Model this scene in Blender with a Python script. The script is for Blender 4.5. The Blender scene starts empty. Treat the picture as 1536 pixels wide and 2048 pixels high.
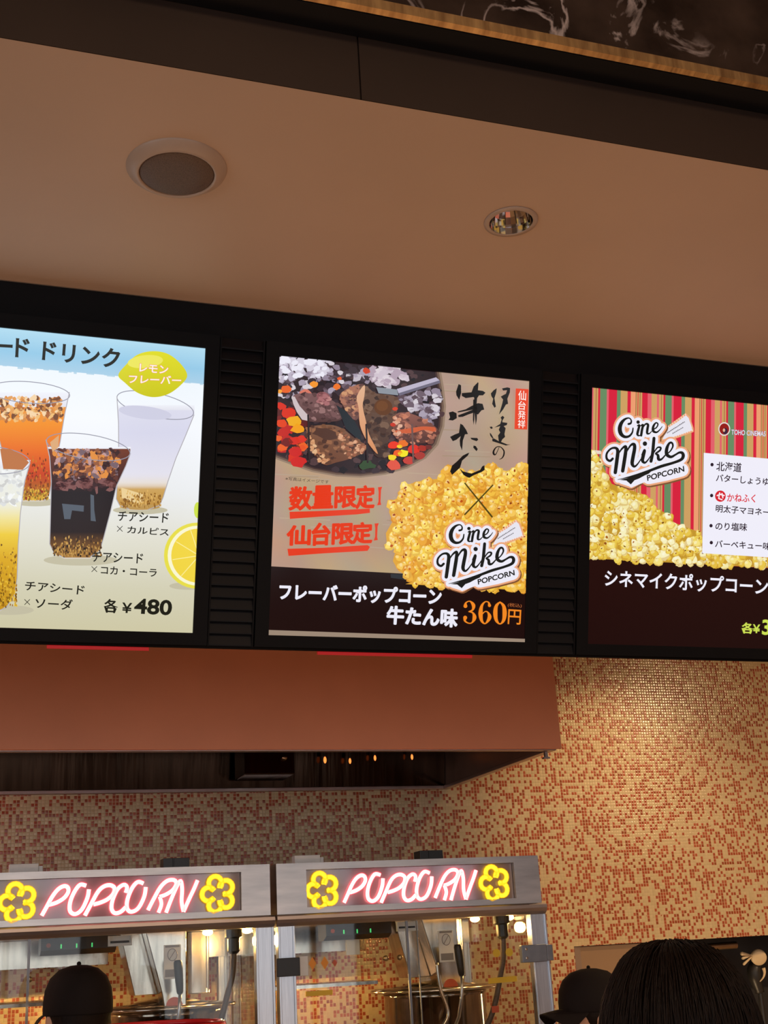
import bpy, bmesh, math, random
from mathutils import Vector, Matrix

# ------------------------------------------------------------------ camera, world, lights, exposure
scene = bpy.context.scene
COL = scene.collection
FOCAL = 2500.0                                  # in pixels of the 1536 x 2048 frame
YAW, PITCH, ROLL, TILT = 0.3462177, 0.3365242, -0.05674799, 0.262257054
CAM = Vector((0.0, 0.0, 1.65))
_cy, _sy, _cp, _sp = math.cos(YAW), math.sin(YAW), math.cos(PITCH), math.sin(PITCH)
FWD = Vector((_sy * _cp, _cy * _cp, _sp))
_r0 = Vector((_cy, -_sy, 0.0)); _u0 = _r0.cross(FWD)
RGT = math.cos(ROLL) * _r0 + math.sin(ROLL) * _u0
UPV = -math.sin(ROLL) * _r0 + math.cos(ROLL) * _u0

cam_data = bpy.data.cameras.new('camera')
cam = bpy.data.objects.new('camera', cam_data); COL.objects.link(cam)
cam_data.sensor_fit = 'AUTO'; cam_data.sensor_width = 36.0
cam_data.lens = 36.0 * FOCAL / 2048.0
cam_data.clip_start = 0.02; cam_data.clip_end = 100
_m = Matrix((RGT, UPV, -FWD)).transposed().to_4x4(); _m.translation = CAM
cam.matrix_world = _m
scene.camera = cam

scene.view_settings.view_transform = 'Standard'
scene.view_settings.look = 'None'
scene.view_settings.exposure = 0.0
scene.view_settings.gamma = 1.0
scene.view_settings.use_curve_mapping = False
scene.cycles.use_denoising = True
scene.cycles.max_bounces = 7
scene.cycles.diffuse_bounces = 4
scene.cycles.glossy_bounces = 4
scene.cycles.transparent_max_bounces = 24
scene.cycles.sample_clamp_indirect = 4.0

world = bpy.data.worlds.new('world'); scene.world = world
world.use_nodes = True
world.node_tree.nodes['Background'].inputs[0].default_value = (0.9, 0.62, 0.45, 1)
world.node_tree.nodes['Background'].inputs[1].default_value = 0.02

def area(name, loc, target, sx, sy, power, color):
    d = bpy.data.lights.new(name, 'AREA'); d.shape = 'RECTANGLE'; d.size = sx; d.size_y = sy
    d.energy = power; d.color = color
    o = bpy.data.objects.new(name, d); COL.objects.link(o); o.location = loc
    o.rotation_euler = (Vector(target) - Vector(loc)).to_track_quat('-Z', 'Y').to_euler()
    return o

def spot(name, loc, target, power, color, angle=110, blend=0.6, radius=0.05):
    d = bpy.data.lights.new(name, 'SPOT'); d.energy = power; d.color = color
    d.spot_size = math.radians(angle); d.spot_blend = blend; d.shadow_soft_size = radius
    o = bpy.data.objects.new(name, d); COL.objects.link(o); o.location = loc
    o.rotation_euler = (Vector(target) - Vector(loc)).to_track_quat('-Z', 'Y').to_euler()
    return o

def point(name, loc, power, color, radius=0.02):
    d = bpy.data.lights.new(name, 'POINT'); d.energy = power; d.color = color; d.shadow_soft_size = radius
    o = bpy.data.objects.new(name, d); COL.objects.link(o); o.location = loc
    return o

WARM = (1.0, 0.68, 0.38)
spot('wall_downlight_light', (2.70, 4.20, 3.14), (2.74, 4.42, 1.0), 62, WARM, 104, 1.0, 0.035)
spot('row_downlight_light', (4.54, 2.183, 3.16), (4.0, 3.4, 1.0), 295, WARM, 125, 0.9, 0.045)
area('lobby_fill_light', (0.8, -2.0, 4.1), (0.8, -2.0, 0), 4.0, 2.0, 150, (1.0, 0.68, 0.42))  # unseen area light added for a warm bounce off the floor
area('counter_fill_light', (1.1, 2.25, 1.06), (1.1, 2.35, 3.0), 2.6, 0.25, 9, (1.0, 0.56, 0.30))  # unseen fill added to warm the ceiling from below, no showcase is modelled
point('wall_fill_light', (-0.9, 4.35, 2.15), 15.0, (1.0, 0.58, 0.45), 0.06)  # unseen fill added to lift the mosaic wall below the hood
WINDOW_GLOW = 1.7

# ------------------------------------------------------------------ helpers
def ray(px, py):
    return RGT * ((px - 768) / FOCAL) - UPV * ((py - 1024) / FOCAL) + FWD
def onY(px, py, Y):
    d = ray(px, py); return CAM + d * ((Y - CAM.y) / d.y)
def onZ(px, py, Z):
    d = ray(px, py); return CAM + d * ((Z - CAM.z) / d.z)
# the tilted plane of the menu board: u along X, v up the board, origin on the lower screen edge
MB_O = Vector((0, 2.9, 2.39)); MB_V = Vector((0, -math.sin(TILT), math.cos(TILT)))
MB_N = Vector((0, -math.cos(TILT), -math.sin(TILT)))
def onB(px, py):
    d = ray(px, py); s = MB_N.dot(MB_O - CAM) / MB_N.dot(d); q = CAM + d * s - MB_O
    return q.x, q.dot(MB_V)
def board(u, v, n=0.0):
    return MB_O + Vector((u, 0, 0)) + MB_V * v + MB_N * n

def lin(c):
    return tuple(((x / 255) / 12.92 if x / 255 <= 0.04045 else ((x / 255 + 0.055) / 1.055) ** 2.4) for x in c[:3])

def new_mat(name):
    m = bpy.data.materials.new(name); m.use_nodes = True
    return m, m.node_tree.nodes, m.node_tree.links, m.node_tree.nodes['Principled BSDF']

def mat(name, color, rough=0.5, metal=0.0, spec=0.5, noise=0.0, nscale=20.0, bump=0.0, bscale=80.0, stretch=None,
        emit=None, estr=0.0, coat=0.0):
    m, n, l, p = new_mat(name)
    p.inputs['Base Color'].default_value = (*color, 1)
    p.inputs['Roughness'].default_value = rough
    p.inputs['Metallic'].default_value = metal
    p.inputs['Specular IOR Level'].default_value = spec
    p.inputs['Coat Weight'].default_value = coat
    if emit:
        p.inputs['Emission Color'].default_value = (*emit, 1); p.inputs['Emission Strength'].default_value = estr
    if noise or bump:
        tc = n.new('ShaderNodeTexCoord'); mp = n.new('ShaderNodeMapping')
        if stretch: mp.inputs['Scale'].default_value = stretch
        l.new(tc.outputs['Object'], mp.inputs['Vector'])
    if noise:
        t = n.new('ShaderNodeTexNoise'); t.inputs['Scale'].default_value = nscale; t.inputs['Detail'].default_value = 5
        l.new(mp.outputs[0], t.inputs['Vector'])
        r = n.new('ShaderNodeMapRange'); r.inputs['From Min'].default_value = 0.3; r.inputs['From Max'].default_value = 0.7
        r.inputs['To Min'].default_value = 1 - noise; r.inputs['To Max'].default_value = 1 + noise
        l.new(t.outputs['Fac'], r.inputs['Value'])
        hs = n.new('ShaderNodeHueSaturation'); hs.inputs['Color'].default_value = (*color, 1)
        l.new(r.outputs[0], hs.inputs['Value']); l.new(hs.outputs[0], p.inputs['Base Color'])
        r2 = n.new('ShaderNodeMapRange'); r2.inputs['To Min'].default_value = max(0.02, rough * (1 - noise)); r2.inputs['To Max'].default_value = min(1, rough * (1 + noise))
        l.new(t.outputs['Fac'], r2.inputs['Value']); l.new(r2.outputs[0], p.inputs['Roughness'])
    if bump:
        t2 = n.new('ShaderNodeTexNoise'); t2.inputs['Scale'].default_value = bscale; t2.inputs['Detail'].default_value = 3
        l.new(mp.outputs[0], t2.inputs['Vector'])
        b = n.new('ShaderNodeBump'); b.inputs['Strength'].default_value = bump; b.inputs['Distance'].default_value = 0.002
        l.new(t2.outputs['Fac'], b.inputs['Height']); l.new(b.outputs[0], p.inputs['Normal'])
    return m

def tag(o, label=None, cat=None, group=None, kind=None):
    if label: o['label'] = label
    if cat: o['category'] = cat
    if group: o['group'] = group
    if kind: o['kind'] = kind
    return o

def empty(name, loc, label, cat, group=None, rz=0.0):
    o = bpy.data.objects.new(name, None); COL.objects.link(o)
    o.location = loc; o.rotation_euler = (0, 0, rz); o.empty_display_size = 0.05
    return tag(o, label, cat, group)

def world_of(o):
    M = Matrix.LocRotScale(o.location, o.rotation_euler, None)
    return world_of(o.parent) @ M if o.parent else M

def link_bm(name, bm, material, parent=None, smooth=False, bevel=0.0, recalc=True, local=False):
    """bm is in world space (or in the parent's space when local); the object keeps its origin at its own middle"""
    if recalc: bmesh.ops.recalc_face_normals(bm, faces=bm.faces)
    me = bpy.data.meshes.new(name); bm.to_mesh(me); bm.free()
    if isinstance(material, (list, tuple)):
        for x in material: me.materials.append(x)
    else:
        me.materials.append(material)
    if smooth:
        for p in me.polygons: p.use_smooth = True
    o = bpy.data.objects.new(name, me); COL.objects.link(o)
    if parent is not None:
        o.parent = parent
        if not local: me.transform(world_of(parent).inverted())
    if bevel:
        b = o.modifiers.new('bevel', 'BEVEL'); b.width = bevel; b.segments = 3; b.limit_method = 'ANGLE'
        b.angle_limit = math.radians(40); b.harden_normals = False
    return o

def struct(name, bm, material, **k):
    o = link_bm(name, bm, material, **k); o['kind'] = 'structure'; return o

def box(bm, a, b):
    x0, y0, z0 = a; x1, y1, z1 = b
    v = [bm.verts.new(p) for p in ((x0, y0, z0), (x1, y0, z0), (x1, y1, z0), (x0, y1, z0), (x0, y0, z1), (x1, y0, z1), (x1, y1, z1), (x0, y1, z1))]
    for f in ((0, 3, 2, 1), (4, 5, 6, 7), (0, 1, 5, 4), (1, 2, 6, 5), (2, 3, 7, 6), (3, 0, 4, 7)):
        bm.faces.new([v[i] for i in f])
    return bm
def boxes(*ab):
    bm = bmesh.new()
    for a, b in ab: box(bm, a, b)
    return bm
def bboard(bm, u0, v0, n0, u1, v1, n1):
    v = [bm.verts.new(board(*p)) for p in ((u0, v0, n0), (u1, v0, n0), (u1, v1, n0), (u0, v1, n0), (u0, v0, n1), (u1, v0, n1), (u1, v1, n1), (u0, v1, n1))]
    for f in ((0, 3, 2, 1), (4, 5, 6, 7), (0, 1, 5, 4), (1, 2, 6, 5), (2, 3, 7, 6), (3, 0, 4, 7)):
        bm.faces.new([v[i] for i in f])
    return bm

def prism(pts, d):
    """pts: 3-D outline, d: extrusion vector"""
    bm = bmesh.new(); d = Vector(d)
    a = [bm.verts.new(Vector(p)) for p in pts]; b = [bm.verts.new(Vector(p) + d) for p in pts]
    bm.faces.new(a); bm.faces.new(list(reversed(b)))
    for i in range(len(a)):
        j = (i + 1) % len(a); bm.faces.new((a[i], b[i], b[j], a[j]))
    return bm

def lathe(bm, prof, center, axis=Vector((0, 0, 1)), seg=40, close=False):
    axis = Vector(axis).normalized(); x = axis.orthogonal().normalized(); y = axis.cross(x); c = Vector(center)
    rings = []
    for r, h in prof:
        if r < 1e-6: rings.append([bm.verts.new(c + axis * h)])
        else: rings.append([bm.verts.new(c + axis * h + (x * math.cos(2 * math.pi * i / seg) + y * math.sin(2 * math.pi * i / seg)) * r) for i in range(seg)])
    pairs = list(zip(rings, rings[1:])) + ([(rings[-1], rings[0])] if close else [])
    for A, B in pairs:
        for i in range(seg):
            j = (i + 1) % seg
            if len(A) == 1 and len(B) == 1: continue
            if len(A) == 1: bm.faces.new((A[0], B[i], B[j]))
            elif len(B) == 1: bm.faces.new((A[i], B[0], A[j]))
            else: bm.faces.new((A[i], B[i], B[j], A[j]))
    return bm

def tube(bm, pts, rad, seg=10, closed=False):
    pts = [Vector(p) for p in pts]; n = len(pts)
    rads = rad if isinstance(rad, (list, tuple)) else [rad] * n
    rings = []; prev = None
    for i, p in enumerate(pts):
        if closed: t = pts[(i + 1) % n] - pts[i - 1]
        else: t = pts[min(i + 1, n - 1)] - pts[max(i - 1, 0)]
        t.normalize()
        if prev is None: x = t.orthogonal().normalized()
        else:
            x = prev - t * prev.dot(t)
            x = x.normalized() if x.length > 1e-6 else t.orthogonal().normalized()
        prev = x; y = t.cross(x)
        rings.append([bm.verts.new(p + (x * math.cos(2 * math.pi * k / seg) + y * math.sin(2 * math.pi * k / seg)) * rads[i]) for k in range(seg)])
    m = n if closed else n - 1
    for i in range(m):
        A, B = rings[i], rings[(i + 1) % n]
        off = 0
        if closed and i == n - 1:
            off = min(range(seg), key=lambda s: (A[0].co - B[s].co).length)
        for k in range(seg):
            bm.faces.new((A[k], A[(k + 1) % seg], B[(k + 1 + off) % seg], B[(k + off) % seg]))
    if not closed:
        bm.faces.new(list(reversed(rings[0]))); bm.faces.new(rings[-1])
    return bm

def smooth_path(pts, sub=5, closed=False):
    """Catmull-Rom through tuples of any size"""
    n = len(pts); out = []
    rng = range(n) if closed else range(n - 1)
    for i in rng:
        g = (lambda k: pts[k % n]) if closed else (lambda k: pts[max(0, min(n - 1, k))])
        p0, p1, p2, p3 = g(i - 1), g(i), g(i + 1), g(i + 2)
        for s in range(sub):
            t = s / sub
            out.append(tuple(0.5 * (2 * b + (c - a) * t + (2 * a - 5 * b + 4 * c - d) * t * t + (3 * b - a - 3 * c + d) * t ** 3) for a, b, c, d in zip(p0, p1, p2, p3)))
    if not closed: out.append(tuple(pts[-1]))
    return out

def sphere(bm, c, r, seg=20, rings=12, rot=None):
    c = Vector(c); r = Vector(r) if hasattr(r, '__len__') else Vector((r, r, r))
    res = bmesh.ops.create_uvsphere(bm, u_segments=seg, v_segments=rings, radius=1.0)
    M = Matrix.Translation(c) @ (rot.to_4x4() if rot else Matrix.Identity(4)) @ Matrix.Diagonal((*r, 1))
    bmesh.ops.transform(bm, matrix=M, verts=res['verts'])
    return bm

# ------------------------------------------------------------------ materials
M = {}
M['ceiling'] = mat('ceiling_paint', (0.60, 0.43, 0.31), 0.55, spec=0.3, noise=0.03, nscale=3, bump=0.05, bscale=300)
M['fascia'] = mat('dark_brown_laminate', (0.031, 0.0165, 0.0105), 0.5, spec=0.3, noise=0.06, nscale=5)
M['black_trim'] = mat('black_trim_paint', (0.008, 0.008, 0.009), 0.4)
M['board_black'] = mat('matt_black_board', (0.0045, 0.0045, 0.0055), 0.6, spec=0.12, noise=0.1, nscale=30)
M['bezel'] = mat('bezel_black', (0.0045, 0.0045, 0.0055), 0.55, spec=0.12, noise=0.05, nscale=30)
M['louvre'] = mat('louvre_black', (0.006, 0.006, 0.008), 0.5, spec=0.18)
M['hood_panel'] = mat('hood_panel_satin', (0.78, 0.285, 0.145), 0.42, spec=0.35, noise=0.05, nscale=4, bump=0.03, bscale=150)
M['hood_edge'] = mat('hood_edge_steel', (0.42, 0.33, 0.30), 0.3, metal=0.9, noise=0.1, nscale=10)
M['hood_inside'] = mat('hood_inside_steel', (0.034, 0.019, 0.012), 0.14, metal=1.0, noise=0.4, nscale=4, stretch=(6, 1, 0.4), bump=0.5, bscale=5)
M['steel'] = mat('brushed_steel', (0.56, 0.53, 0.52), 0.34, metal=1.0, noise=0.18, nscale=6, stretch=(1, 1, 6))
M['steel_lip'] = mat('satin_steel_lip', (0.52, 0.45, 0.43), 0.42, metal=0.9, noise=0.08, nscale=8)
M['steel_in'] = mat('polished_steel', (0.66, 0.60, 0.52), 0.17, metal=1.0, noise=0.25, nscale=5, stretch=(8, 8, 1))
M['alu'] = mat('aluminium_post', (0.62, 0.65, 0.70), 0.30, metal=1.0, noise=0.12, nscale=30, stretch=(12, 12, 0.4))
M['kettle'] = mat('kettle_steel', (0.38, 0.33, 0.28), 0.13, metal=1.0, noise=0.3, nscale=6, stretch=(5, 5, 0.6))
M['black_plastic'] = mat('black_plastic', (0.012, 0.011, 0.011), 0.35, noise=0.1, nscale=40)
M['grey_metal'] = mat('grey_latch_metal', (0.24, 0.26, 0.30), 0.42, metal=0.6, noise=0.08, nscale=40)
M['white_plastic'] = mat('white_plastic', (0.78, 0.80, 0.80), 0.4, noise=0.05, nscale=30)
M['white_label'] = mat('white_label', (0.82, 0.84, 0.86), 0.5, noise=0.03, nscale=40)
M['label_grey'] = mat('label_print_grey', (0.25, 0.25, 0.28), 0.6)
M['panel_dark'] = mat('control_panel_dark', (0.022, 0.016, 0.013), 0.35)
M['led_green'] = mat('green_indicator', (0.02, 0.2, 0.05), 0.4, emit=(0.1, 0.9, 0.25), estr=0.7)
M['orange_sticker'] = mat('orange_sticker', (0.85, 0.32, 0.03), 0.5, noise=0.04)
M['red_sticker'] = mat('red_sticker', (0.55, 0.10, 0.04), 0.5, noise=0.04)
M['yellow_sticker'] = mat('yellow_sticker', (0.80, 0.52, 0.03), 0.5, noise=0.04)
M['cable'] = mat('cable_sheath', (0.09, 0.06, 0.045), 0.4, noise=0.3, nscale=200)
M['bulb'] = mat('warm_bulb', (1, 0.8, 0.5), 0.3, emit=(1.0, 0.72, 0.30), estr=9.0)
M['skin'] = mat('skin', (0.55, 0.31, 0.21), 0.5, noise=0.06, nscale=20)
M['hair'] = mat('dark_hair', (0.008, 0.004, 0.0028), 0.55, spec=0.15, noise=0.4, nscale=30, stretch=(8, 8, 0.6), bump=0.5, bscale=60)
M['cap'] = mat('dark_cap_cloth', (0.010, 0.007, 0.007), 0.85, spec=0.2, noise=0.2, nscale=60, bump=0.3, bscale=300)
M['uniform'] = mat('dark_uniform_cloth', (0.014, 0.012, 0.013), 0.85, spec=0.2, noise=0.2, nscale=50, bump=0.3, bscale=250)
M['coatcloth'] = mat('brown_coat_cloth', (0.03, 0.02, 0.016), 0.9, spec=0.2, noise=0.2, nscale=50, bump=0.3, bscale=200)
M['shoe'] = mat('black_shoe', (0.01, 0.01, 0.01), 0.4)
M['eye'] = mat('eye_white', (0.8, 0.8, 0.78), 0.3)
M['lips'] = mat('lips', (0.45, 0.16, 0.13), 0.5)
M['tub_black'] = mat('tub_black', (0.009, 0.008, 0.008), 0.4, noise=0.1)
M['tub_red'] = mat('tub_red_rim', (0.62, 0.012, 0.02), 0.22, coat=0.5)
M['counter'] = mat('counter_laminate', (0.16, 0.10, 0.07), 0.4, noise=0.1)
M['counter_top'] = mat('counter_top_stone', (0.25, 0.22, 0.2), 0.25, noise=0.2, nscale=15)
M['tan_panel'] = mat('tan_door_panel', (0.29, 0.175, 0.095), 0.5, noise=0.06, nscale=4)
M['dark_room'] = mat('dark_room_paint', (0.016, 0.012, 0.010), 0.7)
M['dark_case'] = mat('dark_machine_case', (0.02, 0.018, 0.018), 0.45, noise=0.3, nscale=8)
M['cream'] = mat('cream_enamel', (0.80, 0.62, 0.38), 0.4, noise=0.04)
M['bar_metal'] = mat('brass_bar', (0.45, 0.33, 0.20), 0.3, metal=1.0, noise=0.1)
M['floor'] = mat('floor_tile', (0.30, 0.21, 0.15), 0.35, noise=0.15, nscale=4)
M['lobby'] = mat('lobby_wall_paint', (0.40, 0.27, 0.19), 0.6, noise=0.05, nscale=4)
M['mullion'] = mat('window_frame_dark', (0.03, 0.028, 0.026), 0.4)
M['daylight'] = mat('daylight_pane', (0.8, 0.85, 0.9), 0.2, emit=(0.80, 0.90, 1.0), estr=WINDOW_GLOW)
M['speaker_white'] = mat('speaker_ring_paint', (0.47, 0.345, 0.26), 0.4, noise=0.03)
M['chrome'] = mat('reflector_chrome', (0.80, 0.78, 0.76), 0.06, metal=1.0)
M['lamp_dark'] = mat('lamp_dark_core', (0.02, 0.018, 0.016), 0.4)
M['red_glow'] = mat('red_glow_strip', (0.3, 0.01, 0.01), 0.4, emit=(1.0, 0.015, 0.02), estr=0.24)
M['hood_glint'] = mat('amber_glint', (0.8, 0.2, 0.05), 0.3, emit=(1.0, 0.26, 0.05), estr=1.6)

def grille_mat():
    m, n, l, p = new_mat('speaker_mesh_grille')
    tc = n.new('ShaderNodeTexCoord'); v = n.new('ShaderNodeTexVoronoi'); v.inputs['Scale'].default_value = 600
    l.new(tc.outputs['Object'], v.inputs['Vector'])
    r = n.new('ShaderNodeValToRGB'); r.color_ramp.elements[0].color = (0.06, 0.038, 0.028, 1); r.color_ramp.elements[1].color = (0.15, 0.098, 0.072, 1)
    r.color_ramp.elements[0].position = 0.2; r.color_ramp.elements[1].position = 0.5
    l.new(v.outputs['Distance'], r.inputs['Fac']); l.new(r.outputs['Color'], p.inputs['Base Color'])
    p.inputs['Roughness'].default_value = 0.6
    return m
M['grille'] = grille_mat()

def marble_mat():
    m, n, l, p = new_mat('dark_veined_marble')
    tc = n.new('ShaderNodeTexCoord')
    nz = n.new('ShaderNodeTexNoise'); nz.inputs['Scale'].default_value = 4.5; nz.inputs['Detail'].default_value = 7; nz.inputs['Distortion'].default_value = 1.6
    l.new(tc.outputs['Object'], nz.inputs['Vector'])
    r1 = n.new('ShaderNodeValToRGB'); e = r1.color_ramp.elements
    e[0].position = 0.0; e[0].color = (0, 0, 0, 1); e[1].position = 1.0; e[1].color = (0, 0, 0, 1)
    for ps, c in ((0.545, 0.0), (0.575, 1.0), (0.60, 0.0)):
        k = r1.color_ramp.elements.new(ps); k.color = (c, c, c, 1)
    l.new(nz.outputs['Fac'], r1.inputs['Fac'])
    n2 = n.new('ShaderNodeTexNoise'); n2.inputs['Scale'].default_value = 2.6; n2.inputs['Detail'].default_value = 4
    l.new(tc.outputs['Object'], n2.inputs['Vector'])
    r2 = n.new('ShaderNodeValToRGB'); r2.color_ramp.elements[0].position = 0.5; r2.color_ramp.elements[1].position = 0.62
    l.new(n2.outputs['Fac'], r2.inputs['Fac'])
    mul = n.new('ShaderNodeMath'); mul.operation = 'MULTIPLY'
    l.new(r1.outputs['Color'], mul.inputs[0]); l.new(r2.outputs['Color'], mul.inputs[1])
    n3 = n.new('ShaderNodeTexNoise'); n3.inputs['Scale'].default_value = 7; n3.inputs['Detail'].default_value = 6
    l.new(tc.outputs['Object'], n3.inputs['Vector'])
    r3 = n.new('ShaderNodeValToRGB'); r3.color_ramp.elements[0].position = 0.4; r3.color_ramp.elements[1].position = 0.75
    r3.color_ramp.elements[0].color = (0.014, 0.008, 0.0055, 1); r3.color_ramp.elements[1].color = (0.060, 0.037, 0.026, 1)
    l.new(n3.outputs['Fac'], r3.inputs['Fac'])
    mx = n.new('ShaderNodeMixRGB'); mx.inputs['Color2'].default_value = (0.50, 0.40, 0.36, 1)
    l.new(mul.outputs[0], mx.inputs['Fac']); l.new(r3.outputs['Color'], mx.inputs['Color1'])
    l.new(mx.outputs[0], p.inputs['Base Color'])
    p.inputs['Roughness'].default_value = 0.25; p.inputs['Specular IOR Level'].default_value = 0.3
    return m
M['marble'] = marble_mat()

def brass_mat():
    m, n, l, p = new_mat('hammered_brass')
    tc = n.new('ShaderNodeTexCoord'); mp = n.new('ShaderNodeMapping'); mp.inputs['Scale'].default_value = (60, 8, 8)
    l.new(tc.outputs['Object'], mp.inputs['Vector'])
    t = n.new('ShaderNodeTexNoise'); t.inputs['Scale'].default_value = 1.0; t.inputs['Detail'].default_value = 4
    l.new(mp.outputs[0], t.inputs['Vector'])
    r = n.new('ShaderNodeValToRGB'); r.color_ramp.elements[0].position = 0.3; r.color_ramp.elements[1].position = 0.7
    r.color_ramp.elements[0].color = (0.30, 0.17, 0.07, 1); r.color_ramp.elements[1].color = (0.62, 0.40, 0.17, 1)
    l.new(t.outputs['Fac'], r.inputs['Fac']); l.new(r.outputs['Color'], p.inputs['Base Color'])
    b = n.new('ShaderNodeBump'); b.inputs['Strength'].default_value = 0.4; b.inputs['Distance'].default_value = 0.003
    l.new(t.outputs['Fac'], b.inputs['Height']); l.new(b.outputs[0], p.inputs['Normal'])
    p.inputs['Metallic'].default_value = 0.75; p.inputs['Roughness'].default_value = 0.42
    return m
M['brass'] = brass_mat()

TILE = 0.0127
def mosaic_mat():
    m, n, l, p = new_mat('red_cream_micro_mosaic')
    tc = n.new('ShaderNodeTexCoord'); sep = n.new('ShaderNodeSeparateXYZ'); l.new(tc.outputs['Object'], sep.inputs[0])
    def math_(op, a, b=None, c=None):
        q = n.new('ShaderNodeMath'); q.operation = op
        for i, v in enumerate((a, b, c)):
            if v is None: continue
            if isinstance(v, (int, float)): q.inputs[i].default_value = v
            else: l.new(v, q.inputs[i])
        return q.outputs[0]
    U = math_('DIVIDE', sep.outputs['X'], TILE); V = math_('DIVIDE', sep.outputs['Z'], TILE)
    iu, iv = math_('FLOOR', U), math_('FLOOR', V); fu, fv = math_('FRACT', U), math_('FRACT', V)
    def wn(off):
        c = n.new('ShaderNodeCombineXYZ'); l.new(iu, c.inputs[0]); l.new(iv, c.inputs[1]); c.inputs[2].default_value = off
        w = n.new('ShaderNodeTexWhiteNoise'); w.noise_dimensions = '3D'; l.new(c.outputs[0], w.inputs['Vector']); return w
    w1, w2, w3 = wn(0.5), wn(7.5), wn(13.5)
    # red share drifts slowly over the wall
    cl = n.new('ShaderNodeTexNoise'); cl.inputs['Scale'].default_value = 5.0; l.new(tc.outputs['Object'], cl.inputs['Vector'])
    share = n.new('ShaderNodeMapRange'); share.inputs['From Min'].default_value = 0.3; share.inputs['From Max'].default_value = 0.7
    share.inputs['To Min'].default_value = 0.40; share.inputs['To Max'].default_value = 0.50; l.new(cl.outputs['Fac'], share.inputs['Value'])
    isred = math_('LESS_THAN', w1.outputs['Value'], share.outputs[0])
    red = n.new('ShaderNodeValToRGB'); red.color_ramp.interpolation = 'CONSTANT'
    e = red.color_ramp.elements; e[0].color = (0.36, 0.072, 0.028, 1); e[1].position = 0.45; e[1].color = (0.43, 0.105, 0.048, 1)
    k = red.color_ramp.elements.new(0.8); k.color = (0.30, 0.070, 0.026, 1)
    l.new(w2.outputs['Value'], red.inputs['Fac'])
    cream = n.new('ShaderNodeValToRGB'); e = cream.color_ramp.elements
    e[0].color = (0.56, 0.43, 0.245, 1); e[1].color = (0.65, 0.505, 0.295, 1); l.new(w2.outputs['Value'], cream.inputs['Fac'])
    mx = n.new('ShaderNodeMixRGB'); l.new(isred, mx.inputs['Fac']); l.new(cream.outputs[0], mx.inputs['Color1']); l.new(red.outputs[0], mx.inputs['Color2'])
    du = math_('ABSOLUTE', math_('SUBTRACT', fu, 0.5)); dv = math_('ABSOLUTE', math_('SUBTRACT', fv, 0.5))
    gr = math_('MAXIMUM', math_('GREATER_THAN', du, 0.40), math_('GREATER_THAN', dv, 0.455))
    mg = n.new('ShaderNodeMixRGB'); l.new(gr, mg.inputs['Fac']); l.new(mx.outputs[0], mg.inputs['Color1']); mg.inputs['Color2'].default_value = (0.57, 0.43, 0.25, 1)
    l.new(mg.outputs[0], p.inputs['Base Color'])
    # pillow shape of each tile plus a little random lean, so that single tiles glint
    pil = math_('SUBTRACT', 1.0, math_('ADD', math_('POWER', math_('MULTIPLY', du, 2.0), 4.0), math_('POWER', math_('MULTIPLY', dv, 2.0), 4.0)))
    lean = math_('ADD', math_('MULTIPLY', math_('SUBTRACT', fu, 0.5), math_('SUBTRACT', w3.outputs['Value'], 0.5)), math_('MULTIPLY', math_('SUBTRACT', fv, 0.5), math_('SUBTRACT', w2.outputs['Value'], 0.5)))
    h = math_('ADD', math_('MULTIPLY', pil, 0.6), math_('MULTIPLY', lean, 0.9))
    b = n.new('ShaderNodeBump'); b.inputs['Strength'].default_value = 0.3; b.inputs['Distance'].default_value = 0.002
    l.new(h, b.inputs['Height']); l.new(b.outputs[0], p.inputs['Normal'])
    rg = n.new('ShaderNodeMapRange'); rg.inputs['To Min'].default_value = 0.18; rg.inputs['To Max'].default_value = 0.7
    l.new(gr, rg.inputs['Value']); l.new(rg.outputs[0], p.inputs['Roughness'])
    p.inputs['Specular IOR Level'].default_value = 0.4
    return m
M['mosaic'] = mosaic_mat()

def glass_mat(name, tint=(1, 1, 1), gloss=0.07, dirt=0.0):
    m = bpy.data.materials.new(name); m.use_nodes = True; n, l = m.node_tree.nodes, m.node_tree.links
    n.remove(n['Principled BSDF']); out = n['Material Output']
    tr = n.new('ShaderNodeBsdfTransparent'); tr.inputs[0].default_value = (*tint, 1)
    gl = n.new('ShaderNodeBsdfGlossy'); gl.inputs['Roughness'].default_value = 0.02; gl.inputs['Color'].default_value = (1, 1, 1, 1)
    fr = n.new('ShaderNodeFresnel'); ge = n.new('ShaderNodeNewGeometry'); io = n.new('ShaderNodeMapRange')      # the pane's far face refracts back out, it never mirrors
    io.inputs['To Min'].default_value = 1.33; io.inputs['To Max'].default_value = 1 / 1.33
    l.new(ge.outputs['Backfacing'], io.inputs['Value']); l.new(io.outputs[0], fr.inputs['IOR'])
    ad = n.new('ShaderNodeMath'); ad.operation = 'MAXIMUM'; ad.inputs[1].default_value = gloss; l.new(fr.outputs[0], ad.inputs[0])
    mx = n.new('ShaderNodeMixShader'); l.new(ad.outputs[0], mx.inputs[0]); l.new(tr.outputs[0], mx.inputs[1]); l.new(gl.outputs[0], mx.inputs[2])
    l.new(mx.outputs[0], out.inputs['Surface'])
    return m
M['glass'] = glass_mat('door_glass', (0.97, 0.98, 0.97), 0.012)
M['sign_glass'] = mat('dark_sign_acrylic', (0.24, 0.18, 0.21), 0.07, spec=0.8, coat=0.5)

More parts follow.
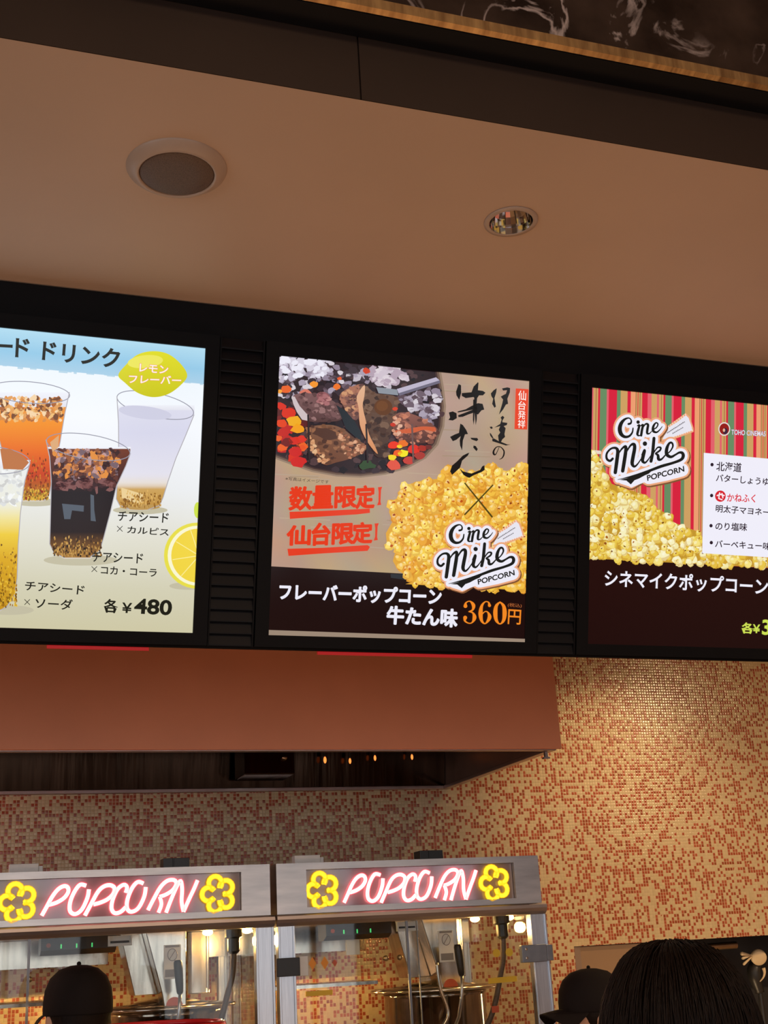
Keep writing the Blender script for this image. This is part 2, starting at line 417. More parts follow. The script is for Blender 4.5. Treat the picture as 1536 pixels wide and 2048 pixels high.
def neon_mat(name, col, strength):
    m = bpy.data.materials.new(name); m.use_nodes = True; n, l = m.node_tree.nodes, m.node_tree.links
    n.remove(n['Principled BSDF']); out = n['Material Output']
    e = n.new('ShaderNodeEmission'); e.inputs[0].default_value = (*col, 1); e.inputs[1].default_value = strength
    l.new(e.outputs[0], out.inputs['Surface'])
    return m
def neon_glass(name, col, strength, clear):
    m = bpy.data.materials.new(name); m.use_nodes = True; n, l = m.node_tree.nodes, m.node_tree.links
    n.remove(n['Principled BSDF']); out = n['Material Output']
    e = n.new('ShaderNodeEmission'); e.inputs[0].default_value = (*col, 1); e.inputs[1].default_value = strength
    t = n.new('ShaderNodeBsdfTransparent'); mx = n.new('ShaderNodeMixShader'); mx.inputs[0].default_value = 1 - clear
    l.new(t.outputs[0], mx.inputs[1]); l.new(e.outputs[0], mx.inputs[2]); l.new(mx.outputs[0], out.inputs['Surface'])
    return m
M['neon_red'] = neon_mat('red_neon_core', (1.0, 0.36, 0.33), 5.0)
M['neon_red_glass'] = neon_glass('red_neon_glass', (1.0, 0.03, 0.06), 2.4, 0.68)
M['neon_yellow'] = neon_mat('yellow_neon_core', (1.0, 0.66, 0.04), 2.4)
M['neon_yellow_glass'] = neon_glass('yellow_neon_glass', (1.0, 0.50, 0.0), 1.2, 0.5)

def screen_mat():
    m, n, l, p = new_mat('lit_menu_picture')
    a = n.new('ShaderNodeVertexColor'); a.layer_name = 'Col'
    p.inputs['Base Color'].default_value = (0, 0, 0, 1); p.inputs['Roughness'].default_value = 0.12
    p.inputs['Specular IOR Level'].default_value = 0.22
    l.new(a.outputs['Color'], p.inputs['Emission Color']); p.inputs['Emission Strength'].default_value = 1.0
    return m
M['screen'] = screen_mat()

# ------------------------------------------------------------------ room shell
CEIL, WALL, FASC = 3.175, 4.811, 1.865
XL, XR, YF = -4.2, 6.2, -6.0

# mosaic wall with the pass-through opening (x 2.443..3.95, z 0.95..1.622)
OX0, OX1, OZ0, OZ1 = 2.443, 3.95, 0.95, 1.622
bm = bmesh.new()
for a, b in (((XL, 0), (OX0, CEIL + 0.2)), ((OX1, 0), (XR, CEIL + 0.2)), ((OX0, 0), (OX1, OZ0)), ((OX0, OZ1), (OX1, CEIL + 0.2))):
    box(bm, (a[0], WALL, a[1]), (b[0], WALL + 0.06, b[1]))
struct('wall_back', bm, M['mosaic'])
bm = bmesh.new()                                                # counter ceiling, with the hole of the recessed downlight
DLX, DLY = 1.129, 2.183
hole = [bm.verts.new((DLX + 0.050 * math.cos(2 * math.pi * i / 48), DLY + 0.050 * math.sin(2 * math.pi * i / 48), CEIL)) for i in range(48)]
sq = [bm.verts.new((DLX + 0.2 * x, DLY + 0.2 * y, CEIL)) for x, y in [(math.cos(2 * math.pi * i / 48) / max(abs(math.cos(2 * math.pi * i / 48)), abs(math.sin(2 * math.pi * i / 48))), math.sin(2 * math.pi * i / 48) / max(abs(math.cos(2 * math.pi * i / 48)), abs(math.sin(2 * math.pi * i / 48)))) for i in range(48)]]
for i in range(48): bm.faces.new((hole[i], sq[i], sq[(i + 1) % 48], hole[(i + 1) % 48]))
ring_up = [bm.verts.new(v.co + Vector((0, 0, 0.012))) for v in hole]
for i in range(48): bm.faces.new((hole[i], hole[(i + 1) % 48], ring_up[(i + 1) % 48], ring_up[i]))
xs_, ys_ = (XL, DLX - 0.2, DLX + 0.2, XR), (FASC + 0.001, DLY - 0.2, DLY + 0.2, WALL + 0.06)
for i in range(3):
    for j in range(3):
        if i == 1 and j == 1: continue
        bm.faces.new([bm.verts.new((x, y, CEIL)) for x, y in ((xs_[i], ys_[j]), (xs_[i], ys_[j + 1]), (xs_[i + 1], ys_[j + 1]), (xs_[i + 1], ys_[j]))])
box(bm, (XL, FASC + 0.031, CEIL + 0.14), (XR, WALL + 0.06, CEIL + 0.19))
struct('ceiling', bm, M['ceiling'])
struct('floor', boxes(((XL - 0.2, YF - 0.1, -0.06), (XR + 0.2, 7.2, 0.0))), M['floor'])
# dark fascia that rises from the edge of the counter ceiling; one vertical joint shows
sx = onY(718, 130, FASC).x
struct('trim_1', boxes(((XL, FASC, CEIL + 0.0008), (sx - 0.0018, FASC + 0.03, 4.2)), ((sx + 0.0018, FASC, CEIL + 0.0008), (XR, FASC + 0.03, 4.2)),
                       ((sx - 0.0018, FASC + 0.006, CEIL + 0.0008), (sx + 0.0018, FASC + 0.03, 4.2))), M['fascia'])
# black drop edge under the marble header
GZ = 3.3206
bm = boxes(((XL, 1.800, GZ), (XR, FASC - 0.001, GZ + 0.012)))
struct('trim_2', bm, M['black_trim'])
bm = prism([(XL, 1.797, GZ + 0.0005), (XL, 1.800, GZ + 0.012), (XL, 1.797, GZ + 0.028), (XL, 1.785, GZ + 0.026), (XL, 1.785, GZ + 0.004)], (XR - XL, 0, 0))
struct('trim_3', bm, M['brass'])
struct('trim_4', boxes(((XL, 1.800, GZ + 0.012), (XR, FASC - 0.001, 4.2))), M['marble'])
struct('ceiling_lobby', boxes(((XL - 0.2, YF - 0.1, 4.2), (XR + 0.2, FASC + 0.05, 4.26))), M['lobby'])
struct('wall_left', boxes(((XL - 0.1, YF, 0), (XL, WALL + 0.06, 4.2))), M['lobby'])
struct('wall_right', boxes(((XR, YF, 0), (XR + 0.1, WALL + 0.06, 4.2))), M['lobby'])
# street front behind the viewer: piers, sill, lintel and tall windows
wins = [(-3.9, -2.2), (-2.0, -0.3), (-0.1, 1.5), (2.0, 3.1), (3.4, 4.5), (4.8, 6.0)]
SILL = {a: (1.95 if a > 4 else 0.5) for a, b in wins}  # last sill raised so its window reflects in the sign, not the doors
bm = bmesh.new(); x = XL
for a, b in wins + [(XR, XR)]:
    if a > x: box(bm, (x, YF - 0.1, 0), (a, YF, 4.2))
    x = b
for a, b in wins:
    box(bm, (a, YF - 0.1, 0), (b, YF, SILL[a])); box(bm, (a, YF - 0.1, 3.3), (b, YF, 4.2))
struct('wall_front', bm, M['lobby'])
for i, (a, b) in enumerate(wins):
    w = struct('window_%d' % (i + 1), boxes(((a, YF - 0.075, SILL[a]), (b, YF - 0.065, 3.3))), M['daylight'])
    bm = bmesh.new()
    for xx in (a, (a + b) / 2 - 0.03, b - 0.06): box(bm, (xx, YF - 0.06, SILL[a]), (xx + 0.06, YF - 0.01, 3.3))
    for zz in (SILL[a], 2.3, 3.24): box(bm, (a, YF - 0.058, zz), (b, YF - 0.012, zz + 0.06))
    f = link_bm('window_frame', bm, M['mullion'], parent=w)

# side window that lets cool daylight in from the left
w = struct('window_7', boxes(((XL + 0.002, -2.4, 0.5), (XL + 0.01, 1.4, 2.9))), M['daylight'])
bm = bmesh.new()
for yy in (-2.4, -1.13, 0.13, 1.34): box(bm, (XL + 0.011, yy, 0.5), (XL + 0.05, yy + 0.06, 2.9))
for zz in (0.44, 2.84): box(bm, (XL + 0.012, -2.4, zz), (XL + 0.048, 1.4, zz + 0.06))
link_bm('window_frame', bm, M['mullion'], parent=w)

# room behind the pass-through
bm = bmesh.new()
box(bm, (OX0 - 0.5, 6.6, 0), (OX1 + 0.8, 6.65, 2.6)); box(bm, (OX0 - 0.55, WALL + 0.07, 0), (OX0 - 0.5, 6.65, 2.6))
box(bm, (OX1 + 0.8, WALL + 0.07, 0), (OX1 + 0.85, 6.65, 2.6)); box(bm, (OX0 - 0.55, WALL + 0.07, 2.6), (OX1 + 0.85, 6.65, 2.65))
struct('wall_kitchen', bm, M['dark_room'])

# ------------------------------------------------------------------ flat artwork for the lit menu pictures
TXT = {}
def text_mesh(s, bold):
    k = (s, bold)
    if k not in TXT:
        c = bpy.data.curves.new('t', 'FONT'); c.body = s; c.offset = bold; c.resolution_u = 4
        o = bpy.data.objects.new('t', c); COL.objects.link(o)
        dg = bpy.context.evaluated_depsgraph_get(); dg.update()
        me = bpy.data.meshes.new_from_object(o.evaluated_get(dg))
        vs = [(v.co.x, v.co.y) for v in me.vertices]; fs = [tuple(p.vertices) for p in me.polygons]
        bpy.data.objects.remove(o); bpy.data.curves.remove(c); bpy.data.meshes.remove(me)
        TXT[k] = (vs, fs)
    return TXT[k]

class Zoom:
    """tracing frame: coordinates read off an enlarged crop of the picture"""
    def __init__(self, s, ox, oy, sy=None): self.s, self.ox, self.oy, self.sy = s, ox, oy, sy or s
    def __call__(self, p): return onB(self.ox + p[0] / self.s, self.oy + p[1] / self.sy)

def uvplain(p): return p

class Art:
    def __init__(self, rect, base=0.0003, step=0.00006):
        self.rect, self.n, self.step = rect, base, step
        self.v, self.f, self.c = [], [], []
    def up(self): self.n += self.step
    def clip(self, P):
        u0, v0, u1, v1 = self.rect
        for ax, lim, sg in ((0, u0, 1), (0, u1, -1), (1, v0, 1), (1, v1, -1)):
            Q = []
            for i in range(len(P)):
                a, b = P[i - 1], P[i]; da, db = sg * (a[ax] - lim), sg * (b[ax] - lim)
                if (da >= 0) != (db >= 0):
                    t = da / (da - db); Q.append(tuple(x + (y - x) * t for x, y in zip(a, b)))
                if db >= 0: Q.append(b)
            P = Q
            if len(P) < 3: return []
        return P
    def raw(self, P):           # P: list of (u, v, r, g, b) of a convex or simple polygon
        u0, v0, u1, v1 = self.rect
        if not all(u0 <= p[0] <= u1 and v0 <= p[1] <= v1 for p in P):
            P = self.clip(P)
            if len(P) < 3: return
        k = len(self.v)
        self.v += [(p[0], p[1], self.n) for p in P]; self.c += [p[2:] for p in P]; self.f.append(tuple(range(k, k + len(P))))
    def poly(self, Z, pts, col, col2=None):
        """col, or a top-to-bottom gradient col -> col2"""
        q = [Z(p) for p in pts]
        if col2 is None:
            c = lin(col); self.raw([(*a, *c) for a in q]); return
        ys = [p[1] for p in pts]; y0, y1 = min(ys), max(ys); A, B = lin(col), lin(col2)
        self.raw([(*a, *[x + (y - x) * (p[1] - y0) / (y1 - y0) for x, y in zip(A, B)]) for a, p in zip(q, pts)])
    def blob(self, Z, cx, cy, rx, ry, col, rnd=None, jag=0.0, k=14, rot=0.0):
        ca, sa = math.cos(rot), math.sin(rot); pts = []
        for i in range(k):
            a = 2 * math.pi * i / k; r = 1 + (rnd.uniform(-jag, jag) if rnd else 0)
            x, y = rx * r * math.cos(a), ry * r * math.sin(a); pts.append((cx + x * ca - y * sa, cy + x * sa + y * ca))
        self.poly(Z, pts, col)
    def stroke(self, Z, pts, col, grow=0.0, dx=0, dy=0, k=12):
        """pts: (x, y, width)"""
        for x, y, w in pts: self.blob(Z, x + dx, y + dy, w / 2 + grow, w / 2 + grow, col, k=k)
        for (x0, y0, w0), (x1, y1, w1) in zip(pts, pts[1:]):
            L = math.hypot(x1 - x0, y1 - y0)
            if L < 1e-3: continue
            nx, ny = -(y1 - y0) / L, (x1 - x0) / L; r0, r1 = w0 / 2 + grow, w1 / 2 + grow
            self.poly(Z, [(x0 + nx * r0 + dx, y0 + ny * r0 + dy), (x1 + nx * r1 + dx, y1 + ny * r1 + dy), (x1 - nx * r1 + dx, y1 - ny * r1 + dy), (x0 - nx * r0 + dx, y0 - ny * r0 + dy)], col)
    def text(self, Z, s, bl, br, tl, col, bold=0.012, grow=None, fat=0.0):
        if fat:
            for k in range(8):
                a = math.pi * k / 4; d = (fat * math.cos(a), fat * math.sin(a))
                self.text(Z, s, *[(p[0] + d[0], p[1] + d[1]) for p in (bl, br, tl)], col, bold, grow)
        vs, fs = text_mesh(s, bold)
        rv = text_mesh(s, bold if grow is None else grow)[0]      # bounding box of the plain text, so an outline grows about it
        x0, x1 = min(v[0] for v in rv), max(v[0] for v in rv); y0, y1 = min(v[1] for v in rv), max(v[1] for v in rv)
        q = []
        for x, y in vs:
            a, b = (x - x0) / (x1 - x0), (y - y0) / (y1 - y0)
            q.append(Z((bl[0] + a * (br[0] - bl[0]) + b * (tl[0] - bl[0]), bl[1] + a * (br[1] - bl[1]) + b * (tl[1] - bl[1]))))
        c = lin(col)
        for f in fs: self.raw([(*q[i], *c) for i in f])
    def bands(self, Z, left, right, stops, y0, y1, steps=18):
        """fill between two edge polylines (x by y) with a vertical colour ramp"""
        def at(pl, y):
            for (xa, ya), (xb, yb) in zip(pl, pl[1:]):
                if ya <= y <= yb: return xa + (xb - xa) * (y - ya) / max(1e-6, yb - ya)
            return pl[0][0] if y < pl[0][1] else pl[-1][0]
        def cat(y):
            for (ya, ca), (yb, cb) in zip(stops, stops[1:]):
                if ya <= y <= yb: return [p + (q - p) * (y - ya) / max(1e-6, yb - ya) for p, q in zip(lin(ca), lin(cb))]
            return lin(stops[0][1]) if y < stops[0][0] else lin(stops[-1][1])
        ys = [y0 + (y1 - y0) * i / steps for i in range(steps + 1)]
        for a, b in zip(ys, ys[1:]):
            ca, cb = cat(a), cat(b)
            self.raw([(*Z((at(left, a), a)), *ca), (*Z((at(right, a), a)), *ca), (*Z((at(right, b), b)), *cb), (*Z((at(left, b), b)), *cb)])
    def build(self, name, parent, rect_base=None):
        from mathutils.geometry import tessellate_polygon
        inv = world_of(parent).inverted() if parent else Matrix.Identity(4)
        P = [inv @ board(*v) for v in self.v]; F, C = [], []
        for f in self.f:
            tris = [tuple(range(3))] if len(f) == 3 else tessellate_polygon([[Vector((self.v[i][0], self.v[i][1], 0)) for i in f]])
            for t in tris: F.append(tuple(f[i] for i in t))
        # front faces look along the board normal
        G = []
        for t in F:
            a, b, c = (self.v[i] for i in t)
            ar = (b[0] - a[0]) * (c[1] - a[1]) - (b[1] - a[1]) * (c[0] - a[0])
            G.append(t if ar > 0 else (t[0], t[2], t[1]))
        me = bpy.data.meshes.new(name); me.from_pydata(P, [], G)
        at = me.color_attributes.new('Col', 'FLOAT_COLOR', 'POINT')
        for i, c in enumerate(self.c): at.data[i].color = (*c, 1)
        me.materials.append(M['screen'])
        o = bpy.data.objects.new(name, me); COL.objects.link(o); o.parent = parent
        return o

def inside(p, poly):
    r = False; j = len(poly) - 1
    for i in range(len(poly)):
        (xi, yi), (xj, yj) = poly[i], poly[j]
        if (yi > p[1]) != (yj > p[1]) and p[0] < (xj - xi) * (p[1] - yi) / (yj - yi) + xi: r = not r
        j = i
    return r

def popcorn_heap(art, Z, outline, size, base, tones, spots, seed, dens=1.0):
    rnd = random.Random(seed)
    art.poly(Z, outline, base); art.up()
    xs = [p[0] for p in outline]; ys = [p[1] for p in outline]
    x0, x1, y0, y1 = min(xs), max(xs), min(ys), max(ys)
    cells = []
    y = y0
    while y < y1:
        x = x0
        while x < x1:
            q = (x + rnd.uniform(-.5, .5) * size, y + rnd.uniform(-.5, .5) * size)
            if inside(q, outline): cells.append(q)
            x += size * 0.72 / dens
        y += size * 0.72 / dens
    rnd.shuffle(cells)
    for i, (x, y) in enumerate(cells):
        if i % 14 == 0: art.up()
        t = rnd.choice(tones); s = size * rnd.uniform(0.42, 0.72)
        dark = tuple(int(c * f) for c, f in zip(t, (0.92, 0.85, 0.75))); hi = tuple(min(255, int(c + (255 - c) * 0.35)) for c in t)
        art.blob(Z, x + s * .12, y + s * .16, s, s * rnd.uniform(.7, 1), dark, rnd, .25, 9, rnd.uniform(0, 3)); art.n += 1e-5
        art.blob(Z, x, y, s * .86, s * rnd.uniform(.6, .85), t, rnd, .28, 9, rnd.uniform(0, 3)); art.n += 1e-5
        art.blob(Z, x - s * .2, y - s * .25, s * .42, s * .32, hi, rnd, .3, 8, rnd.uniform(0, 3)); art.n += 1e-5
        if rnd.random() < spots[0]:
            art.blob(Z, x + rnd.uniform(-.4, .4) * s, y + rnd.uniform(-.4, .4) * s, s * rnd.uniform(.14, .3), s * rnd.uniform(.1, .34), rnd.choice(spots[1]), rnd, .35, 7, rnd.uniform(0, 3))
        art.n -= 3e-5

# --- script lettering of the popcorn logo, as brush strokes (x, y, width)
LOGO_TOP = [
    [(485, 265, 26), (514, 255, 24), (520, 220, 18), (492, 192, 16), (440, 207, 28), (395, 255, 44), (375, 320, 52), (388, 382, 50), (432, 420, 36), (490, 415, 28), (532, 370, 22), (543, 315, 16)],
    [(607, 240, 44)],
    [(598, 285, 14), (622, 280, 28), (608, 340, 32), (598, 390, 30), (622, 406, 16), (652, 385, 10)],
    [(640, 285, 14), (668, 275, 28), (655, 340, 32), (646, 402, 30)], [(655, 330, 12), (698, 265, 20), (732, 270, 30), (724, 330, 32), (722, 375, 28), (750, 378, 16), (778, 350, 10)],
    [(785, 335, 14), (838, 305, 16), (858, 262, 18), (832, 246, 18), (800, 290, 30), (798, 345, 34), (840, 362, 22), (882, 330, 14), (912, 290, 8)]]
LOGO_LOW = [
    [(285, 690, 30), (250, 718, 30), (210, 690, 30), (212, 625, 26), (265, 568, 24), (325, 560, 32), (350, 600, 44), (340, 700, 46), (318, 858, 44)],
    [(345, 650, 16), (400, 570, 22), (448, 540, 36), (450, 600, 44), (432, 720, 46), (412, 838, 44)],
    [(440, 640, 16), (508, 530, 24), (553, 512, 40), (563, 560, 44), (540, 680, 46), (532, 750, 44), (560, 783, 28), (602, 750, 18), (650, 680, 12)],
    [(693, 502, 56)],
    [(652, 640, 12), (688, 585, 36), (672, 650, 44), (662, 708, 42), (692, 735, 26), (732, 700, 16), (772, 640, 10)],
    [(808, 435, 38), (800, 520, 40), (790, 620, 40), (770, 715, 40)],
    [(800, 620, 14), (850, 550, 18), (892, 548, 24), (885, 580, 24), (850, 606, 22), (828, 622, 18), (858, 642, 34), (866, 690, 38), (902, 690, 24), (950, 640, 16)],
    [(950, 640, 16), (1012, 592, 16), (1047, 530, 22), (1034, 488, 26), (1000, 495, 28), (970, 560, 42), (970, 630, 44), (1022, 660, 34), (1080, 632, 24), (1130, 605, 28), (1168, 612, 38), (1178, 650, 42), (1150, 692, 36), (1050, 732, 32), (900, 776, 36), (750, 832, 32), (600, 882, 26), (450, 922, 14), (350, 945, 6)]]
TAIL = [(375, 950), (540, 908), (700, 852), (800, 815), (742, 868), (690, 890), (620, 928), (562, 950), (515, 1002), (458, 955)]

def logo(Z, art, dim=0):
    ink, white, peach, shade = (30, 30, 28), (238, 236, 248), (236, 168, 126), (130, 84, 52)
    top = [smooth_path(s, 4) if len(s) > 1 else s for s in LOGO_TOP]; low = [smooth_path(s, 4) if len(s) > 1 else s for s in LOGO_LOW]
    lab = [[(740, 915, 90), (960, 870, 90), (1165, 815, 90)]]
    tail = [[(400, 950, 20), (515, 985, 20), (620, 920, 20), (790, 830, 30)]]
    tick = [(915, 448), (985, 305), (1100, 235), (1212, 150), (1246, 180), (1288, 300), (1290, 332), (1160, 380), (1080, 405), (1000, 432)]
    def outline(g, c, dx=0, dy=0):
        for s in top + low + lab + tail: art.stroke(Z, s, c, g, dx, dy, k=14)
    tb = [(905, 470), (960, 300), (1085, 210), (1210, 122), (1262, 165), (1310, 305), (1312, 350), (1170, 405), (1090, 432), (1000, 460)]
    art.poly(Z, tb, peach); art.up()
    for i in range(9):
        t = i / 8; art.stroke(Z, [(990 + t * 215, 285 - t * 150, 10), (996 + t * 215, 297 - t * 150, 10)], (250, 225, 205)); art.stroke(Z, [(1060 + t * 230, 420 - t * 80, 10), (1066 + t * 230, 408 - t * 80, 10)], (250, 225, 205))
    art.up(); art.poly(Z, tick, (232, 230, 240)); art.up()
    rnd = random.Random(5)
    for (xa, ya, xb, yb) in ((975, 368, 1205, 222), (1045, 372, 1185, 292)):
        k = 12 if xb > 1200 else 7
        for i in range(k):
            t = i / k; x, y = xa + (xb - xa) * t, ya + (yb - ya) * t; h = rnd.uniform(10, 22)
            art.stroke(Z, [(x, y + 5, 7), (x + 6, y - h * .5, 7), (x + 13, y - 2, 6)], (92, 86, 92))
    art.up(); outline(62, shade, 12, 14); art.up(); outline(58, peach); art.up()
    art.poly(Z, [(300, 930), (700, 800), (1000, 800), (720, 960), (520, 1040)], white); outline(36, white); art.up()
    for s in top + low: art.stroke(Z, s, ink, 0, k=14)
    art.poly(Z, TAIL, ink); art.up()
    art.text(Z, 'POPCORN', (724, 958), (1194, 836), (716, 888), ink, 0.028)

# --- the board: back housing, louvre panels and three displays
H = 0.692
housing = tag(link_bm('menu_housing', prism([board(-1.2, v, n) for v, n in ((-0.037, -0.012), (0.807, -0.012), (0.806, -0.016), (0.775, -0.11), (-0.037, -0.11))], (5.1, 0, 0)), M['board_black'], bevel=0.003),
              'long black tilted menu housing hung below the ceiling, carrying the three lit displays', 'menu housing')

def display(u0, label):
    e = empty('menu_display', board(u0 + 0.343, -0.02, 0), label, 'menu screen', 'lit menu displays on the black board')
    bm = bmesh.new()                                           # bezel: four bars round the picture and a back
    a, b = u0 - 0.034, u0 + 0.686 + 0.034
    for r in ((a, -0.029, b, 0.0), (a, H, b, H + 0.034), (a, 0.0, u0, H), (u0 + 0.686, 0.0, b, H)): bboard(bm, r[0], r[1], -0.011, r[2], r[3], 0.008)
    bboard(bm, u0, 0, -0.011, u0 + 0.686, H, -0.0005)
    link_bm('bezel', bm, M['bezel'], parent=e)
    return e, (u0, 0.0, u0 + 0.686, H)

def vent(u0, u1, label):
    e = empty('vent_panel', board((u0 + u1) / 2, -0.02, 0), label, 'vent panel', 'louvred black vent panels between the displays')
    bm = bmesh.new()
    for a, b in ((u0, u0 + 0.004), (u1 - 0.004, u1)): bboard(bm, a, -0.03, -0.011, b, 0.725, 0.005)
    bboard(bm, u0, -0.03, -0.0115, u1, 0.725, -0.010)
    link_bm('panel_frame', bm, M['bezel'], parent=e)
    bm = bmesh.new(); v = -0.03; k = 26; st = 0.755 / k
    for i in range(k):                                         # each slat leans out at its lower edge
        z = v + i * st
        P = [(u0 + 0.004, z + 0.001, 0.004), (u0 + 0.004, z + 0.004, 0.004), (u0 + 0.004, z + st, -0.006), (u0 + 0.004, z + st - 0.003, -0.009), (u0 + 0.004, z + 0.001, -0.009)]
        A = [bm.verts.new(board(*p)) for p in P]; B = [bm.verts.new(board(u1 - 0.004, p[1], p[2])) for p in P]
        bm.faces.new(A); bm.faces.new(list(reversed(B)))
        for j in range(5): bm.faces.new((A[j], B[j], B[(j + 1) % 5], A[(j + 1) % 5]))
    link_bm('louvre', bm, M['louvre'], parent=e)
vent(0.578, 0.690, 'black louvred vent panel between the drinks screen and the grilled beef screen')
vent(1.449, 1.561, 'black louvred vent panel between the grilled beef screen and the striped popcorn screen')

rnd = random.Random(11)
# ---- display 1: chia seed drinks
d1, R1 = display(-0.144, 'lit screen of iced drinks in glasses on white, with a yellow lemon badge')
A = Art(R1); Z1 = Zoom(3.102, 0, 640)
stops = [(0.0, (206, 200, 166)), (0.10, (212, 208, 182)), (0.22, (226, 224, 210)), (0.34, (236, 238, 240)), (0.50, (246, 249, 255)), (0.604, (240, 247, 253))]
for (va, ca), (vb, cb) in zip(stops, stops[1:]):
    A.raw([(R1[0], va, *lin(ca)), (R1[2], va, *lin(ca)), (R1[2], vb, *lin(cb)), (R1[0], vb, *lin(cb))])
sk = [(0.604, (170, 208, 232)), (0.64, (150, 202, 232)), (H, (178, 220, 240))]
for (va, ca), (vb, cb) in zip(sk, sk[1:]):
    A.raw([(R1[0], va, *lin(ca)), (R1[2], va, *lin(ca)), (R1[2], vb, *lin(cb)), (R1[0], vb, *lin(cb))])
A.up()
for i in range(26):                                            # far skyline under the blue band
    u = R1[0] + (i + rnd.random()) * 0.686 / 26; w = rnd.uniform(.006, .02); h = rnd.uniform(.001, .005)
    c = lin((186, 216, 234)); A.raw([(u, .604, *c), (u + w, .604, *c), (u + w, .604 - h, *c), (u, .604 - h, *c)])
A.up()
# soft table shadows
for cx, cy, rx, ry in ((500, 1490, 230, 34), (870, 1180, 170, 26), (1170, 1650, 120, 24), (60, 1800, 150, 30), (220, 1130, 140, 26)):
    A.blob(Z1, cx, cy, rx, ry, (196, 190, 164), k=24)
A.up()
# lemon slice
A.blob(Z1, 1222, 1462, 205, 205, (232, 222, 74), k=40); A.up()
A.blob(Z1, 1226, 1462, 186, 186, (250, 246, 208), k=40); A.up()
A.blob(Z1, 1230, 1462, 168, 168, (242, 214, 66), k=40); A.up()
for i in range(9):
    a = math.pi * 2 * i / 9 + .2
    A.stroke(Z1, [(1235, 1462, 6), (1235 + 165 * math.cos(a), 1462 + 165 * math.sin(a), 5)], (252, 238, 150))
A.blob(Z1, 1225, 1180, 22, 50, (205, 225, 70), k=16)
A.up()
def glass(left, right, y_rim, rim, stops, y0, y1, ice=None, seed=1, foot=None):
    lx = left + []; 
    gl = [(x - 3, y) for x, y in left]; gr = [(x + 3, y) for x, y in right]
    A.bands(Z1, gl, gr, [(rim[1], (240, 242, 250)), (y0, (228, 228, 238)), (y1, (215, 205, 190))], rim[1], y1 + 8, 22); A.up()
    A.bands(Z1, left, right, stops, y0, y1, 30); A.up()
    if foot: A.blob(Z1, *foot, k=26); A.up()
    r = random.Random(seed)
    if ice:
        (x0, x1, ya, yb, tones, cnt) = ice
        for i in range(int(cnt * 2.6)):
            A.blob(Z1, r.uniform(x0, x1), r.uniform(ya, yb), r.uniform(8, 26), r.uniform(7, 18), r.choice(tones), r, .22, 10, r.uniform(0, 3))
            if i % 30 == 29: A.up()
        A.up()
    # rim line
    cx, cy, rx, ry, rot = rim
    pts = [(cx + rx * math.cos(t) * math.cos(rot) - ry * math.sin(t) * math.sin(rot), cy + rx * math.cos(t) * math.sin(rot) + ry * math.sin(t) * math.cos(rot), 5) for t in [2 * math.pi * i / 48 for i in range(49)]]
    A.stroke(Z1, pts, (150, 150, 165), k=6); A.up()
    for e in (left, right): A.stroke(Z1, [(x, y, 5) for x, y in e], (176, 172, 178), k=6)
    A.up()
def seeds(x0, x1, y0, y1, cnt, tones, seed):
    r = random.Random(seed)
    for i in range(cnt):
        y = y0 + (y1 - y0) * math.sqrt(r.random()); A.blob(Z1, r.uniform(x0, x1), y, r.uniform(3, 6), r.uniform(6, 12), r.choice(tones), r, .2, 6)
    A.up()
# cloudy white drink (back right)
glass([(725, 475), (735, 640), (736, 800), (728, 1000), (721, 1110), (742, 1150), (800, 1172)], [(1203, 590), (1150, 720), (1090, 860), (1042, 1000), (1012, 1100), (990, 1150), (920, 1176)], 520,
      (963, 528, 243, 74, .22), [(530, (222, 222, 238)), (700, (216, 216, 236)), (960, (228, 226, 238)), (1020, (232, 222, 210)), (1050, (206, 164, 92)), (1170, (190, 140, 62))], 560, 1172, None, 3, (870, 1160, 122, 18, (190, 150, 84)))
A.blob(Z1, 900, 575, 165, 40, (208, 208, 228), k=30, rot=.12); A.up()
A.poly(Z1, [(752, 1040), (900, 1085), (880, 1150), (756, 1105)], (236, 208, 150)); A.up()
seeds(735, 1000, 1050, 1160, 150, [(160, 110, 40), (222, 178, 100), (130, 86, 34)], 3)
# amber tea (back left)
glass([(-75, 460), (-40, 600), (10, 800), (70, 1000), (100, 1090), (130, 1120)], [(430, 450), (402, 580), (372, 760), (330, 960), (306, 1080), (270, 1122)], 430,
      (180, 450, 253, 66, .08), [(560, (236, 150, 60)), (640, (244, 146, 36)), (820, (232, 106, 26)), (960, (200, 62, 22)), (1040, (176, 96, 30)), (1115, (198, 150, 40))], 540, 1118,
      (-20, 380, 480, 625, [(214, 140, 70), (240, 190, 120), (120, 72, 44), (228, 160, 90), (176, 104, 56), (246, 214, 170)], 70), 5)
seeds(80, 300, 800, 1110, 200, [(150, 40, 20), (206, 120, 30), (120, 60, 20)], 6)
seeds(110, 300, 1040, 1115, 120, [(226, 180, 60), (120, 86, 30)], 7)
# dark cola (front)
glass([(285, 745), (308, 850), (318, 1000), (312, 1250), (308, 1390), (336, 1448), (400, 1474)], [(808, 830), (780, 905), (722, 1030), (682, 1200), (644, 1345), (620, 1425), (560, 1470)], 780,
      (547, 788, 262, 76, .16), [(790, (120, 60, 40)), (900, (90, 44, 34)), (1000, (60, 26, 26)), (1060, (26, 13, 18)), (1320, (34, 18, 18)), (1400, (110, 72, 34)), (1470, (168, 120, 58))], 800, 1474,
      (335, 735, 810, 985, [(150, 88, 54), (206, 130, 74), (96, 50, 40), (190, 150, 150), (60, 32, 32), (226, 142, 60), (120, 96, 104)], 120), 8)
A.poly(Z1, [(310, 760), (365, 715), (362, 790), (325, 820)], (222, 170, 120)); A.up()
for i in range(40):
    r0 = random.Random(100 + i); A.blob(Z1, r0.uniform(350, 700), r0.uniform(985, 1060), r0.uniform(10, 34), r0.uniform(10, 26), r0.choice([(90, 48, 44), (130, 84, 82), (60, 30, 34)]), r0, .3, 7)
